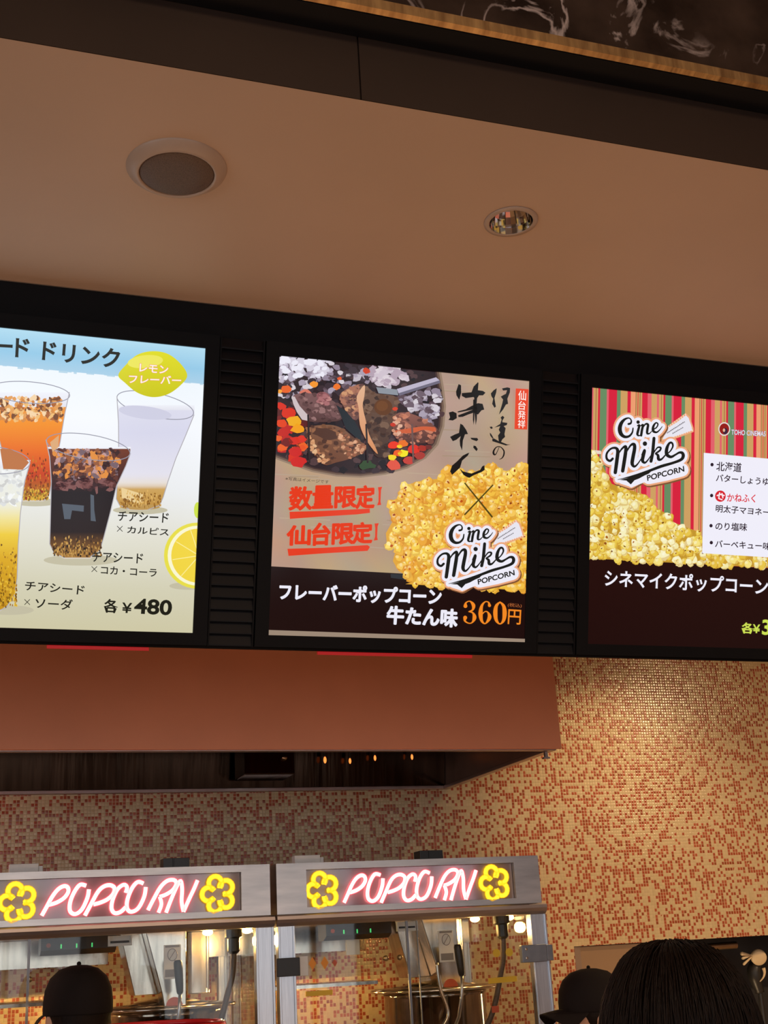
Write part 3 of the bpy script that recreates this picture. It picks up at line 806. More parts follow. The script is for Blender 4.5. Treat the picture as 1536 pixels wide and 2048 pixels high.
A.up()
for p in ([(384, 1140), (520, 1152), (518, 1190), (446, 1182), (436, 1236), (398, 1236)], [(560, 1082), (582, 1090), (584, 1180), (594, 1250), (562, 1246)]): A.poly(Z1, p, (84, 92, 104))  # window reflection drawn as grey shapes on the cola glass
A.up(); seeds(325, 630, 1330, 1465, 260, [(176, 128, 60), (100, 66, 34), (206, 160, 86), (40, 26, 20)], 9)
# pale soda (front left)
glass([(-290, 860), (-260, 1000), (-230, 1200), (-215, 1500), (-200, 1700), (-130, 1790)], [(186, 885), (150, 1010), (126, 1200), (112, 1400), (106, 1600), (92, 1700), (40, 1782), (0, 1800)], 860,
      (-52, 870, 238, 84, .08), [(920, (234, 236, 236)), (1140, (236, 236, 222)), (1230, (240, 226, 150)), (1330, (238, 204, 58)), (1480, (220, 170, 34)), (1780, (200, 148, 34))], 920, 1798,
      (-120, 128, 930, 1150, [(244, 246, 246), (220, 222, 222), (236, 236, 224), (206, 206, 204)], 34), 10)
A.poly(Z1, [(0, 800), (60, 800), (130, 835), (180, 885), (140, 930), (20, 925)], (190, 116, 66)); A.up()
seeds(-150, 104, 1380, 1780, 420, [(160, 110, 24), (232, 190, 60), (120, 84, 22), (200, 150, 40)], 12)
# lemon badge
A.poly(Z1, smooth_path([(733, 345), (775, 285), (850, 218), (945, 195), (1040, 212), (1118, 272), (1160, 345), (1120, 405), (1040, 462), (945, 480), (850, 452), (775, 392)], 6, True), (226, 222, 44), (204, 200, 30)); A.up()
A.blob(Z1, 900, 260, 110, 40, (238, 232, 96), k=30, rot=-.1); A.up()
A.build('screen_picture', d1); top = A.n + 0.0003
L = Art(R1, base=top)
INK = (30, 30, 22)
L.text(Z1, 'チアシー', (-390, 200), (75, 226), (-384, 84), INK, 0.028); L.text(Z1, 'ド', (92, 232), (180, 240), (98, 112), INK, 0.028)
L.text(Z1, 'ドリンク', (258, 250), (738, 304), (268, 128), INK, 0.028)
for s, bl, br, tl in (('レモン', (862, 322), (1040, 337), (866, 272)), ('フレーバー', (796, 392), (1120, 402), (800, 340))):
    L.text(Z1, s, bl, br, tl, (238, 150, 96), 0.055, grow=0.02); L.up(); L.text(Z1, s, bl, br, tl, (255, 246, 238), 0.018, grow=0.02); L.up()
for s, bl, br, tl in (('チアシード', (728, 1247), (1042, 1260), (733, 1186)), ('カルピス', (785, 1322), (1044, 1340), (790, 1278)),
                      ('チアシード', (568, 1500), (884, 1512), (572, 1438)), ('コカ・コーラ', (624, 1576), (970, 1594), (626, 1526)),
                      ('チアシード', (152, 1676), (520, 1706), (158, 1620)), ('ソーダ', (216, 1788), (448, 1800), (220, 1722))):
    L.text(Z1, s, bl, br, tl, INK, 0.016)
for x, y in ((742, 1296), (584, 1546), (168, 1750)):
    for s in ((-16, -16, 16, 16), (-16, 16, 16, -16)): L.stroke(Z1, [(x + s[0], y + s[1], 4), (x + s[2], y + s[3], 4)], INK, k=6)
L.text(Z1, '各', (640, 1815), (728, 1820), (645, 1728), INK, 0.022); L.text(Z1, '¥', (752, 1816), (815, 1820), (757, 1752), INK, 0.02)
L.text(Z1, '480', (828, 1822), (1062, 1834), (835, 1726), INK, 0.03)
L.build('lettering', d1)

# ---- display 2: grilled beef tongue popcorn
d2, R2 = display(0.727, 'lit screen of grilled meat over yellow popcorn, middle of the three menu screens')
A = Art(R2); Z2 = Zoom(2.56, 510, 680); ZM = Zoom(4.267, 540, 700); ZK = Zoom(6.98, 860, 740); ZR = Zoom(5.908, 540, 930)
n = 9
tan = [[lin(tuple(c + rnd.randint(-9, 9) for c in (184, 154, 131))) for _ in range(n + 1)] for _ in range(n + 1)]
for i in range(n):
    for j in range(n):
        q = lambda a, b: (R2[0] + .686 * a / n, H * b / n, *tan[a][b])
        A.raw([q(i, j), q(i + 1, j), q(i + 1, j + 1), q(i, j + 1)])
A.up()
for i in range(60):                                            # faint paper weave
    y = rnd.uniform(200, 1150); x = rnd.uniform(80, 1000); A.stroke(Z2, [(x, y, 5), (x + rnd.uniform(60, 260), y + rnd.uniform(3, 12), 4)], rnd.choice([(188, 164, 140), (168, 144, 120), (182, 160, 138)]), k=5)
A.up()
# grill photograph with a soft edge
oval = [(60, 575), (180, 620), (300, 662), (420, 684), (540, 690), (660, 676), (770, 645), (860, 596), (920, 530), (950, 440), (958, 340), (948, 250), (930, 150), (500, 60), (80, 40)]
cxo, cyo = 520, 360
for k, c in ((1.045, (150, 126, 106)), (1.02, (112, 88, 74)), (0.995, (72, 50, 46)), (0.975, (46, 30, 34))):
    A.poly(Z2, [(cxo + (x - cxo) * k, cyo + (y - cyo) * k) for x, y in oval], c); A.up()
def grains(region, cnt, s0, s1, tones, seed, squash=.7):
    r = random.Random(seed); xs = [p[0] for p in region]; ys = [p[1] for p in region]; c = 0; t = 0
    while c < cnt and t < cnt * 20:
        t += 1; q = (r.uniform(min(xs), max(xs)), r.uniform(min(ys), max(ys)))
        if inside(q, region):
            s = r.uniform(s0, s1); A.blob(ZM, *q, s, s * squash, r.choice(tones), r, .28, 9, r.uniform(-.6, .6)); c += 1
            if c % 20 == 0: A.up()
    A.up()
ASH = [(196, 186, 198), (170, 158, 176), (214, 206, 214), (146, 132, 150), (110, 92, 104), (90, 70, 80)]
EMB = [(216, 46, 26), (190, 34, 30), (236, 96, 34), (120, 30, 28), (90, 30, 30)]
ovm = [((510 + x / 2.56 - 540) * 4.267, (680 + y / 2.56 - 700) * 4.267) for x, y in oval]
grains(ovm, 240, 12, 46, [(60, 44, 50), (40, 30, 36), (82, 58, 60), (30, 24, 30)], 1)
grains([(70, 240), (520, 110), (1150, 190), (1100, 330), (780, 330), (560, 380), (70, 420)], 130, 16, 44, ASH + [(60, 46, 54)] * 3, 2)
grains([(860, 130), (1090, 160), (1170, 250), (930, 320), (860, 250)], 46, 18, 44, [(208, 194, 206), (180, 160, 176), (220, 208, 216)], 3)
grains([(1090, 420), (1280, 330), (1450, 330), (1450, 640), (1330, 620), (1160, 500)], 70, 16, 46, ASH, 4)
grains([(60, 480), (210, 480), (310, 660), (310, 980), (180, 980), (60, 760)], 26, 30, 52, EMB, 5)
for x, y, r, c in ((150, 540, 62, (218, 48, 24)), (100, 625, 48, (226, 66, 22)), (205, 607, 62, (240, 172, 24)), (235, 675, 60, (242, 158, 20)), (112, 700, 52, (196, 36, 28)), (205, 775, 48, (214, 44, 30)), (265, 762, 44, (220, 50, 34)),
                   (210, 868, 62, (206, 38, 34)), (275, 832, 26, (232, 82, 34)), (240, 955, 66, (208, 38, 34)), (140, 790, 52, (116, 28, 26)), (135, 335, 46, (232, 98, 36)), (375, 295, 36, (246, 150, 46)), (80, 355, 22, (246, 160, 50)),
                   (592, 245, 20, (234, 92, 40)), (570, 315, 36, (238, 116, 40)), (820, 178, 34, (206, 62, 26)), (300, 370, 52, (214, 120, 100))):
    A.blob(ZM, x, y, r, r * .72, c, random.Random(int(x)), .18, 11)
A.up()
# smoke
rs = random.Random(77); smk = [(80, 50), (520, 95), (500, 220), (400, 240), (300, 200), (180, 250), (74, 266)]
for i, c in enumerate([(150, 136, 154)] * 26 + [(188, 178, 196)] * 30 + [(214, 208, 222)] * 34 + [(236, 234, 246)] * 34):
    while True:
        q = (rs.uniform(60, 540), rs.uniform(40, 290))
        if inside(q, [(x + (x - 280) * (.16 - .0025 * i), y + (y - 140) * (.2 - .003 * i)) for x, y in smk]): break
    A.blob(ZM, *q, rs.uniform(16, 40), rs.uniform(12, 26), c, rs, .2, 12, rs.uniform(-.5, .5)); A.n += 6e-6
A.up()
# meat
def meat(pts, c, c2, tones, seed, cnt, s0=10, s1=30):
    A.poly(ZM, smooth_path(pts, 4, True), c, c2); A.up(); grains(pts, cnt, s0, s1, tones, seed)
meat([(190, 400), (330, 370), (470, 400), (590, 480), (625, 560), (560, 610), (330, 612), (290, 560)], (128, 92, 92), (84, 56, 54), [(120, 84, 84), (96, 66, 66), (150, 112, 110), (74, 48, 48)], 21, 60)
A.poly(ZM, [(180, 398), (208, 400), (250, 480), (322, 560), (318, 606), (270, 596), (225, 530), (195, 460)], (206, 190, 192)); A.up()
meat([(395, 380), (460, 360), (510, 400), (500, 460), (430, 466)], (150, 92, 96), (120, 70, 72), [(170, 110, 112), (120, 72, 74), (190, 134, 130)], 22, 20)
meat([(590, 390), (690, 318), (780, 300), (748, 420), (756, 560), (716, 600), (640, 510)], (168, 112, 86), (104, 70, 66), [(170, 112, 90), (130, 86, 78), (206, 150, 110), (96, 62, 58)], 23, 50)
A.poly(ZM, [(560, 470), (640, 520), (716, 606), (770, 700), (776, 790), (640, 670), (600, 560)], (36, 42, 48)); A.up()
meat([(800, 310), (900, 372), (1080, 410), (1062, 600), (1005, 780), (990, 918), (920, 900), (860, 830), (800, 720), (770, 560), (745, 440)], (112, 82, 66), (66, 44, 36), [(96, 66, 50), (76, 50, 40), (120, 90, 72), (60, 40, 34)], 24, 70, 14, 40)
A.blob(ZM, 962, 490, 78, 70, (98, 56, 26), k=20); A.up(); A.blob(ZM, 952, 480, 50, 44, (112, 66, 30), k=16); A.up()
A.poly(ZM, smooth_path([(802, 300), (735, 400), (752, 500), (762, 640), (806, 750), (862, 836), (915, 890), (890, 820), (840, 720), (812, 600), (786, 480), (800, 400)], 3, True), (226, 178, 142), (214, 140, 90)); A.up()
meat([(305, 700), (350, 655), (470, 640), (560, 650), (640, 690), (720, 760), (812, 812), (800, 870), (720, 912), (640, 942), (560, 962), (480, 985), (430, 960), (380, 890), (330, 820)], (128, 88, 66), (110, 66, 46), [(120, 78, 54), (96, 60, 44), (150, 100, 70), (80, 50, 40)], 25, 90)
grains([(590, 700), (720, 770), (812, 815), (790, 880), (660, 940), (590, 860)], 50, 8, 24, [(206, 148, 112), (222, 166, 130), (180, 116, 84), (150, 90, 64)], 26)
grains([(312, 720), (345, 740), (430, 900), (520, 930), (500, 985), (420, 960), (330, 830)], 36, 8, 22, [(214, 156, 112), (226, 180, 136), (180, 116, 80)], 27)
A.blob(ZM, 470, 720, 110, 46, (84, 54, 44), random.Random(3), .2, 16, .2); A.up()
meat([(1050, 580), (1110, 535), (1240, 560), (1380, 640), (1424, 690), (1385, 780), (1220, 802), (1090, 772), (1046, 700)], (142, 88, 76), (84, 48, 42), [(170, 106, 86), (120, 72, 60), (200, 126, 98), (92, 56, 50)], 28, 70)
A.stroke(ZM, smooth_path([(1060, 700, 20), (1200, 690, 44), (1300, 670, 30), (1390, 680, 40)], 4), (206, 96, 60)); A.up()
grains([(1050, 580), (1110, 545), (1110, 740), (1050, 720)], 16, 12, 26, [(226, 176, 150), (206, 140, 110)], 29)
for x, y, r, c in ((1042, 815, 46, (234, 52, 26)), (1130, 800, 40, (232, 110, 30)), (1100, 826, 22, (248, 214, 30)), (1132, 885, 44, (244, 226, 26)), (1082, 880, 40, (238, 90, 26)), (1036, 918, 36, (244, 214, 30)), (1222, 850, 52, (224, 44, 28)),
                   (1292, 842, 36, (168, 44, 32)), (1180, 945, 46, (196, 62, 52)), (1048, 985, 60, (224, 84, 64)), (1268, 905, 46, (170, 54, 46)), (1060, 505, 22, (214, 62, 34)), (1044, 640, 24, (198, 52, 32)), (1345, 830, 30, (110, 44, 40))):
    A.blob(ZM, x, y, r, r * .72, c, random.Random(int(x + y)), .18, 10)
A.up()
A.poly(ZM, [(1076, 336), (1410, 236), (1440, 262), (1090, 372)], (188, 180, 202)); A.up(); A.poly(ZM, [(1090, 372), (1440, 262), (1446, 285), (1098, 394)], (110, 104, 124))
A.poly(ZM, [(900, 320), (1076, 340), (1090, 390), (920, 372)], (140, 146, 156)); A.blob(ZM, 822, 985, 62, 40, (50, 74, 44), random.Random(2), .3, 12); A.up()
for x in (320, 815, 1205): A.stroke(ZM, [(x, 640 if x > 400 else 560, 16), (x + 12, 960, 16)], (48, 36, 38) if x != 1205 else (110, 80, 76))
A.up()
# brown base band, popcorn heap, lower line
A.poly(Z2, [(60, 1158), (1400, 1232), (1400, 1600), (60, 1600)], (30, 13, 12)); A.up()
A.poly(Z2, [(690, 1198), (782, 1200), (800, 1216), (796, 1232), (692, 1218)], (46, 48, 54)); A.up()
heap = [(1400, 640), (1330, 648), (1270, 682), (1240, 650), (1190, 630), (1160, 660), (1080, 692), (1010, 640), (982, 660), (930, 712), (850, 722), (762, 745), (740, 800), (690, 832), (682, 882), (700, 930), (666, 990), (672, 1050), (720, 1062), (702, 1132), (730, 1182), (780, 1212), (800, 1240), (766, 1250), (1400, 1284)]
popcorn_heap(A, Z2, heap, 40, (226, 166, 56), [(248, 208, 80), (244, 192, 70), (240, 180, 66), (252, 222, 108), (236, 168, 58), (246, 200, 92)], (0.5, [(190, 84, 20), (160, 70, 24), (206, 110, 30), (140, 60, 20)]), 31, 1.08)
A.up()
A.poly(Z2, [(60, 1484), (1380, 1530), (1378, 1548), (58, 1512)], (156, 136, 118)); A.up()
A.poly(Z2, [(58, 1512), (1380, 1548), (1380, 1620), (58, 1620)], (14, 10, 10)); A.up()
# red tag
A.poly(ZK, [(1178, 265), (1356, 276), (1336, 838), (1160, 830)], (232, 66, 30)); A.up()
A.build('screen_picture', d2); top = A.n + 0.0003
L = Art(R2, base=top)
BR = (26, 22, 20)
for s in ([(380, 205), (415, 220), (416, 330), (390, 425), (350, 360), (345, 310)],
          [(590, 240), (650, 178), (658, 190), (650, 290), (720, 300), (755, 325), (720, 362), (665, 362), (640, 400), (600, 400), (590, 385), (480, 400), (425, 370), (425, 330), (560, 320)],
          [(598, 400), (640, 390), (632, 480), (640, 560), (634, 700), (620, 778), (606, 640), (596, 560)], [(584, 420), (604, 420), (600, 700), (590, 775), (580, 700)],
          [(560, 510), (650, 470), (715, 480), (738, 560), (700, 570), (650, 630), (600, 600), (510, 630), (440, 660), (380, 665), (372, 640), (480, 600), (580, 560), (400, 596), (370, 600), (366, 586), (480, 556)],
          [(245, 600), (300, 585), (352, 610), (356, 680), (300, 712), (240, 705), (262, 670)],
          [(405, 755), (440, 775), (485, 840), (512, 900), (470, 905), (440, 990), (436, 1050), (428, 1130), (402, 1060), (396, 990), (410, 930), (350, 980), (300, 1000), (262, 940), (330, 905), (385, 885)],
          [(545, 952), (640, 955), (655, 980), (630, 1000), (560, 975)], [(590, 1060), (620, 1068), (648, 1110), (630, 1140), (585, 1090)],
          [(500, 1170), (530, 1160), (510, 1200), (430, 1270), (400, 1370), (290, 1470), (262, 1420), (290, 1340), (360, 1280), (440, 1200)],
          [(385, 1370), (440, 1420), (560, 1450), (680, 1400), (710, 1350), (740, 1335), (745, 1400), (700, 1430), (600, 1470), (530, 1510), (500, 1500), (450, 1470)],
          [(830, 335), (870, 290), (912, 262), (905, 320), (880, 400), (900, 520), (880, 535), (848, 480), (862, 410), (836, 370)],
          [(985, 265), (1060, 250), (1098, 260), (1095, 320), (1060, 410), (1070, 480), (1040, 490), (1000, 560), (942, 630), (970, 540), (990, 470), (1000, 420), (968, 380), (1000, 360), (1040, 340), (1055, 290), (1000, 295)],
          [(966, 670), (995, 645), (1018, 670), (992, 710), (990, 735), (1060, 745), (1052, 775), (1010, 790), (1036, 820), (1020, 900), (1028, 940), (990, 975), (972, 1010), (1060, 1045), (1108, 1045), (1040, 1060), (960, 1035), (850, 1000), (850, 960), (880, 965), (940, 1000), (930, 920), (960, 880), (940, 840), (960, 790), (880, 810), (960, 760), (980, 700)],
          [(812, 800), (845, 795), (858, 820), (832, 830)], [(815, 880), (835, 900), (870, 960), (845, 955), (820, 920)]):
    L.poly(ZK, s, BR)
L.stroke(ZK, smooth_path([(945, 1085, 8), (900, 1180, 12), (872, 1180, 26), (868, 1140, 24), (905, 1085, 14), (960, 1078, 12), (1010, 1130, 18), (1010, 1190, 20), (985, 1235, 14), (950, 1252, 6)], 5), BR)
for s, bl, br, tl in (('仙', (1208, 428), (1318, 434), (1214, 292)), ('台', (1206, 560), (1314, 566), (1212, 438)), ('発', (1204, 690), (1310, 696), (1210, 570)), ('祥', (1202, 816), (1306, 820), (1208, 700))):
    L.text(ZK, s, bl, br, tl, (255, 244, 236), 0.008)
L.text(ZR, '※写真はイメージです', (170, 184), (680, 226), (174, 142), (84, 72, 58), 0.006)
RED = (228, 58, 26)
for s, x0, x1, y0, y1, sl in (('数', 212, 478, 262, 535, 14), ('量', 490, 725, 250, 512, 10), ('限', 752, 1000, 262, 506, 10), ('定', 1000, 1215, 250, 514, 10),
                              ('仙', 186, 460, 720, 946, 10), ('台', 480, 692, 690, 948, 10), ('限', 720, 972, 696, 936, 10), ('定', 958, 1188, 684, 926, 10)):
    L.text(ZR, s, (x0, y1 + 4), (x1, y1 - 4), (x0 + sl, y0 + 4), RED, 0.008, fat=9)
for x0, y0, y1 in ((1256, 262, 480), (1216, 690, 895)):
    L.poly(ZR, [(x0 + 6, y0 + 4), (x0 + 56, y0), (x0 + 42, y0 + 40), (x0 + 36, y1 - 44), (x0 + 44, y1 - 6), (x0 - 4, y1), (x0 + 12, y1 - 44), (x0 + 14, y0 + 60)], RED)
L.poly(ZR, [(220, 556), (620, 545), (1165, 518), (1168, 568), (1020, 586), (600, 612), (224, 640)], RED)
L.poly(ZR, [(195, 992), (620, 980), (1140, 948), (1168, 970), (1140, 1016), (620, 1046), (208, 1076)], RED)
WH = (236, 234, 246)
L.text(Z2, 'フレーバーポップコーン', (120, 1330), (945, 1356), (124, 1246), WH, 0.012, fat=2.6)
L.text(Z2, '牛たん味', (668, 1452), (1026, 1470), (674, 1362), WH, 0.008, fat=3.6)
# heavy serif numerals
OR = (242, 136, 36)
def digit(x, y, w, h, strokes):
    for s in strokes: L.stroke(Z2, smooth_path([(x + a * w, y + b * h, c) for a, b, c in s], 5) if len(s) > 2 else [(x + a * w, y + b * h, c) for a, b, c in s], OR, k=10)
digit(1060, 1334, 66, 118, [[(.16, .24, 20), (.2, .10, 8), (.5, .03, 6), (.78, .2, 18), (.72, .40, 10), (.42, .48, 5)], [(.42, .48, 5), (.74, .54, 9), (.86, .74, 20), (.68, .95, 7), (.4, .98, 6), (.12, .88, 10), (.14, .74, 20)]])
digit(1138, 1336, 66, 118, [[(.84, .2, 16), (.76, .06, 7), (.5, .04, 6), (.24, .22, 14), (.15, .55, 22), (.24, .86, 14), (.52, .98, 6), (.84, .72, 20), (.72, .5, 8), (.5, .46, 5), (.26, .58, 6)]])
digit(1214, 1338, 66, 118, [[(.5, .03, 6), (.22, .2, 16), (.14, .5, 22), (.22, .82, 16), (.5, .98, 6), (.78, .82, 16), (.86, .5, 22), (.78, .2, 16), (.5, .03, 6)]])
L.text(Z2, '円', (1286, 1454), (1352, 1458), (1290, 1378), OR, 0.012); L.text(Z2, '(税込)', (1286, 1368), (1357, 1373), (1288, 1346), (176, 98, 52), 0.004)
for s in ([(1068, 735, 7), (1206, 906, 9)], [(1210, 745, 7), (1068, 894, 8)]): L.stroke(Z2, s, (84, 70, 22))
L.build('lettering', d2)
G = Art(R2, base=L.n + 0.0003); logo(Zoom(6.4, 840, 1020), G); G.build('popcorn_logo', d2)

# ---- display 3: striped popcorn list
d3, R3 = display(1.598, 'lit screen with red and green stripes, a white flavour list and popcorn heap')
A = Art(R3); Z3 = Zoom(3.3684, 1080, 730); ZS = Zoom(4.085, 1160, 770)
G_, P_, R_, T_, H_, B_ = (104, 140, 98), (226, 98, 108), (214, 36, 62), (206, 160, 98), (236, 158, 112), (150, 96, 60)
per = [(0, .1, G_), (.1, .13, P_), (.13, .255, R_), (.255, .31, G_), (.31, .415, T_), (.415, .465, R_), (.465, .54, H_), (.54, .55, B_), (.55, .57, T_), (.57, .582, R_), (.582, .602, T_), (.602, .612, B_), (.612, .64, T_), (.64, .725, R_), (.725, .785, P_), (.785, .87, T_), (.87, .90, P_), (.90, .935, T_), (.935, .945, B_), (.945, .97, T_), (.97, 1.0, R_)]
ua = ZS((165, 60))[0]; ub = ZS((697, 120))[0]; pd = ub - ua
for k in range(-1, 5):
    for a, b, c in per:
        x0, x1 = ua + (k + a) * pd, ua + (k + b) * pd
        if x1 < R3[0] or x0 > R3[2]: continue
        c = lin(c); A.raw([(x0, .2, *c), (x1, .2, *c), (x1, H, *c), (x0, H, *c)])
A.up()
A.poly(Z3, [(320, 1300), (1540, 1368), (2600, 1420), (2600, 2100), (300, 2100)], (38, 14, 12), (30, 12, 11)); A.up()
h3 = [(320, 575), (372, 578), (400, 640), (432, 700), (482, 800), (560, 832), (640, 852), (720, 902), (782, 962), (870, 1012), (902, 1062), (982, 1092), (1062, 1122), (1130, 1200), (1250, 1270), (1536, 1300), (2200, 1330), (2200, 1404), (1540, 1366), (320, 1302)]
A.poly(Z3, [(330, 570), (410, 578), (412, 600), (330, 600)], (232, 214, 200)); A.up()
popcorn_heap(A, Z3, h3, 48, (196, 150, 48), [(240, 212, 92), (246, 226, 130), (248, 240, 190), (232, 198, 76), (244, 232, 168), (228, 190, 70)], (0.42, [(150, 84, 24), (170, 100, 30), (120, 70, 24)]), 41, 1.05)
A.up()
A.poly(Z3, [(1100, 592), (1536, 632), (1990, 672), (1985, 1322), (1536, 1296), (1090, 1268)], (240, 238, 250)); A.up()
A.blob(Z3, 1212, 884, 36, 38, (214, 36, 48), k=24); A.up()
A.blob(Z3, 1238, 432, 40, 46, (228, 220, 216), k=24); A.up(); A.blob(Z3, 1238, 432, 33, 38, (150, 30, 26), k=24); A.up(); A.blob(Z3, 1244, 446, 16, 22, (60, 36, 60), k=12); A.up(); A.blob(Z3, 1236, 440, 8, 12, (226, 180, 150), k=10); A.up()
A.build('screen_picture', d3); top = A.n + 0.0003
L = Art(R3, base=top)
for s in ([(1190, 880, 9), (1212, 872, 9), (1236, 880, 9)], [(1206, 862, 8), (1200, 900, 8), (1222, 908, 8)], [(1222, 866, 8), (1228, 896, 8)]): L.stroke(Z3, s, (250, 236, 240))
DK = (44, 30, 44)
for x, y in ((1155, 672), (1152, 880), (1148, 1083), (1150, 1197)): L.blob(Z3, x, y, 11, 12, DK)
for s, bl, br, tl, c, b in (('北海道', (1182, 714), (1352, 724), (1186, 650), DK, .016), ('バターしょうゆ味', (1180, 786), (1592, 818), (1184, 734), DK, .016), ('かねふく', (1254, 922), (1446, 928), (1258, 866), (220, 42, 60), .016),
                            ('明太子マヨネーズ味', (1178, 992), (1650, 1028), (1182, 940), DK, .016), ('のり塩味', (1176, 1112), (1390, 1120), (1180, 1058), DK, .016), ('バーベキュー味', (1174, 1230), (1546, 1248), (1178, 1178), DK, .016),
                            ('シネマイクポップコーン', (430, 1492), (1530, 1552), (434, 1376), (240, 238, 250), .022),
                            ('各¥', (1352, 1808), (1478, 1814), (1354, 1732), (204, 222, 84), .022), ('360', (1490, 1818), (1690, 1828), (1494, 1712), (204, 222, 84), .026)):
    L.text(Z3, s, bl, br, tl, c, b)
L.text(Z3, 'TOHO CINEMAS', (1284, 470), (1515, 482), (1286, 436), (120, 110, 130), 0.05, grow=0.01); L.up(); L.text(Z3, 'TOHO CINEMAS', (1284, 470), (1515, 482), (1286, 436), (232, 226, 240), 0.012, grow=0.01)
L.build('lettering', d3)
class Map3:
    def __call__(self, p): return ZS((200 + .645 * (p[0] - 190), 360 + .669 * (p[1] - 320) - .008 * (845 - p[0])))
G = Art(R3, base=L.n + 0.0003); logo(Map3(), G); G.build('popcorn_logo', d3)

# ------------------------------------------------------------------ ceiling fittings
c = Vector((0.376, 2.168, CEIL))
e = empty('ceiling_speaker', c, 'round ceiling speaker with grey mesh grille set in the beige ceiling', 'speaker')
DN = Vector((0, 0, -1))
link_bm('trim_ring', lathe(bmesh.new(), [(0.076, -0.004), (0.101, -0.004), (0.102, 0.0), (0.100, 0.004), (0.084, 0.016), (0.079, 0.0175), (0.076, 0.016)], c, DN, 64, close=True), M['speaker_white'], parent=e, smooth=True)
link_bm('grille', lathe(bmesh.new(), [(0.0, 0.0185), (0.04, 0.018), (0.072, 0.016), (0.0755, 0.013), (0.0755, -0.003), (0, -0.003)], c, DN, 64), M['grille'], parent=e, smooth=True)

c = Vector((DLX, DLY, CEIL))
e = empty('downlight', c, 'small unlit recessed downlight with a chrome reflector in the beige ceiling', 'downlight')
link_bm('trim_ring', lathe(bmesh.new(), [(0.049, 0.0005), (0.061, 0.0005), (0.0605, 0.003), (0.051, 0.0045), (0.049, 0.004)], c, DN, 48, close=True), M['speaker_white'], parent=e, smooth=True)
bm = bmesh.new(); seg = 20                                       # facetted bowl recessed in the ceiling
prof = [(0.0488, 0.003), (0.0470, -0.012), (0.043, -0.030), (0.037, -0.048), (0.029, -0.064), (0.0, -0.066)]
prof = [(r, h) for r, h in prof]
link_bm('reflector', lathe(bm, prof, c, DN, seg), M['chrome'], parent=e)

# ------------------------------------------------------------------ exhaust hood
HX1, HY, HZ = 1.957, 3.8, 2.256
e = empty('exhaust_hood', (0.5, 4.3, HZ), 'long exhaust hood with a reddish brown front panel and dark steel underside', 'exhaust hood')
HX0 = -1.4
bm = boxes(((HX0, HY, HZ), (HX1, HY + 0.012, CEIL - 0.002)))
link_bm('front_panel', bm, M['hood_panel'], parent=e, bevel=0.0015)
bm = boxes(((HX1 - 0.028, HY + 0.0125, HZ + 0.012), (HX1 - 0.016, WALL - 0.002, CEIL - 0.002)))
link_bm('side_panel', bm, M['hood_edge'], parent=e)
bm = boxes(((HX0, HY + 0.0125, HZ - 0.004), (HX1 - 0.014, HY + 0.034, HZ + 0.010)), ((HX1 - 0.042, HY + 0.0345, HZ - 0.004), (HX1 - 0.014, WALL - 0.026, HZ + 0.010)),
           ((HX0, WALL - 0.0255, HZ - 0.004), (HX1 - 0.014, WALL - 0.002, HZ + 0.010)))
link_bm('lower_rim', bm, M['hood_edge'], parent=e, bevel=0.002)
# inside: sloped back sheet, duct box and top
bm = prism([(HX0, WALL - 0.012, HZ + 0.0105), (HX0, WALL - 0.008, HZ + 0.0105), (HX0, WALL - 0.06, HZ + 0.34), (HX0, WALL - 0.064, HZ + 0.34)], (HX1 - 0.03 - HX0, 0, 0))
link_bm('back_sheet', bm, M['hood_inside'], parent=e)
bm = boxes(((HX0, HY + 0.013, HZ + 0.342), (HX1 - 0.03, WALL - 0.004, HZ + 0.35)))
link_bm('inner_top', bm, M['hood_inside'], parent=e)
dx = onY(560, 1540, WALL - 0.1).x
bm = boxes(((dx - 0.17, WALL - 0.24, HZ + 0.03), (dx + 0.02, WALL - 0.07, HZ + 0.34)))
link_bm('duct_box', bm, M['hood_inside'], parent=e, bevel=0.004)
bm = lathe(bmesh.new(), [(0, 0), (0.008, 0), (0.010, 0.004), (0.010, 0.012), (0.006, 0.016), (0, 0.017)], (dx - 0.02, WALL - 0.24, HZ + 0.09), (0, -1, 0), 16)
link_bm('knob', bm, M['bar_metal'], parent=e, smooth=True)
for px, py, rr in ((650, 1520, .006), (700, 1522, .005), (750, 1516, .005), (824, 1514, .005)):  # glowing beads added for the amber glints on the back sheet
    q = onY(px, py, WALL - 0.075)
    hl = link_bm('hood_glint', sphere(bmesh.new(), q, (rr, rr, rr * 2.2), 14, 10), M['hood_glint'], parent=e, smooth=True)
    link_bm('glint_mount', lathe(bmesh.new(), [(0, 0), (rr * 1.3, 0), (rr * 1.3, -0.02), (0, -0.022)], q + Vector((0, 0.002, rr * 2 + 0.022)), (0, 0, 1), 12), M['dark_case'], parent=hl)
bm = boxes(((HX1 - 0.046, HY + 0.036, HZ - 0.022), (HX1 - 0.036, HY + 0.046, HZ - 0.0045)), ((HX1 - 0.052, HY + 0.033, HZ - 0.028), (HX1 - 0.030, HY + 0.049, HZ - 0.0225)))
link_bm('corner_bolt', bm, M['hood_edge'], parent=e)

# glowing red strips added under the board's lower rear edge for its red streak
for px0, px1, lb in ((95, 300, 'thin red glowing strip under the board below the drinks screen'), (640, 950, 'thin red glowing strip under the board below the grilled beef screen')):
    a, b = onB(px0, 1290)[0], onB(px1, 1300)[0]
    o = link_bm('glow_strip', bboard(bmesh.new(), a, -0.0455, -0.016, b, -0.0372, -0.026), M['red_glow'], bevel=0.001)
    tag(o, lb, 'light strip', 'red glowing strips under the menu board')

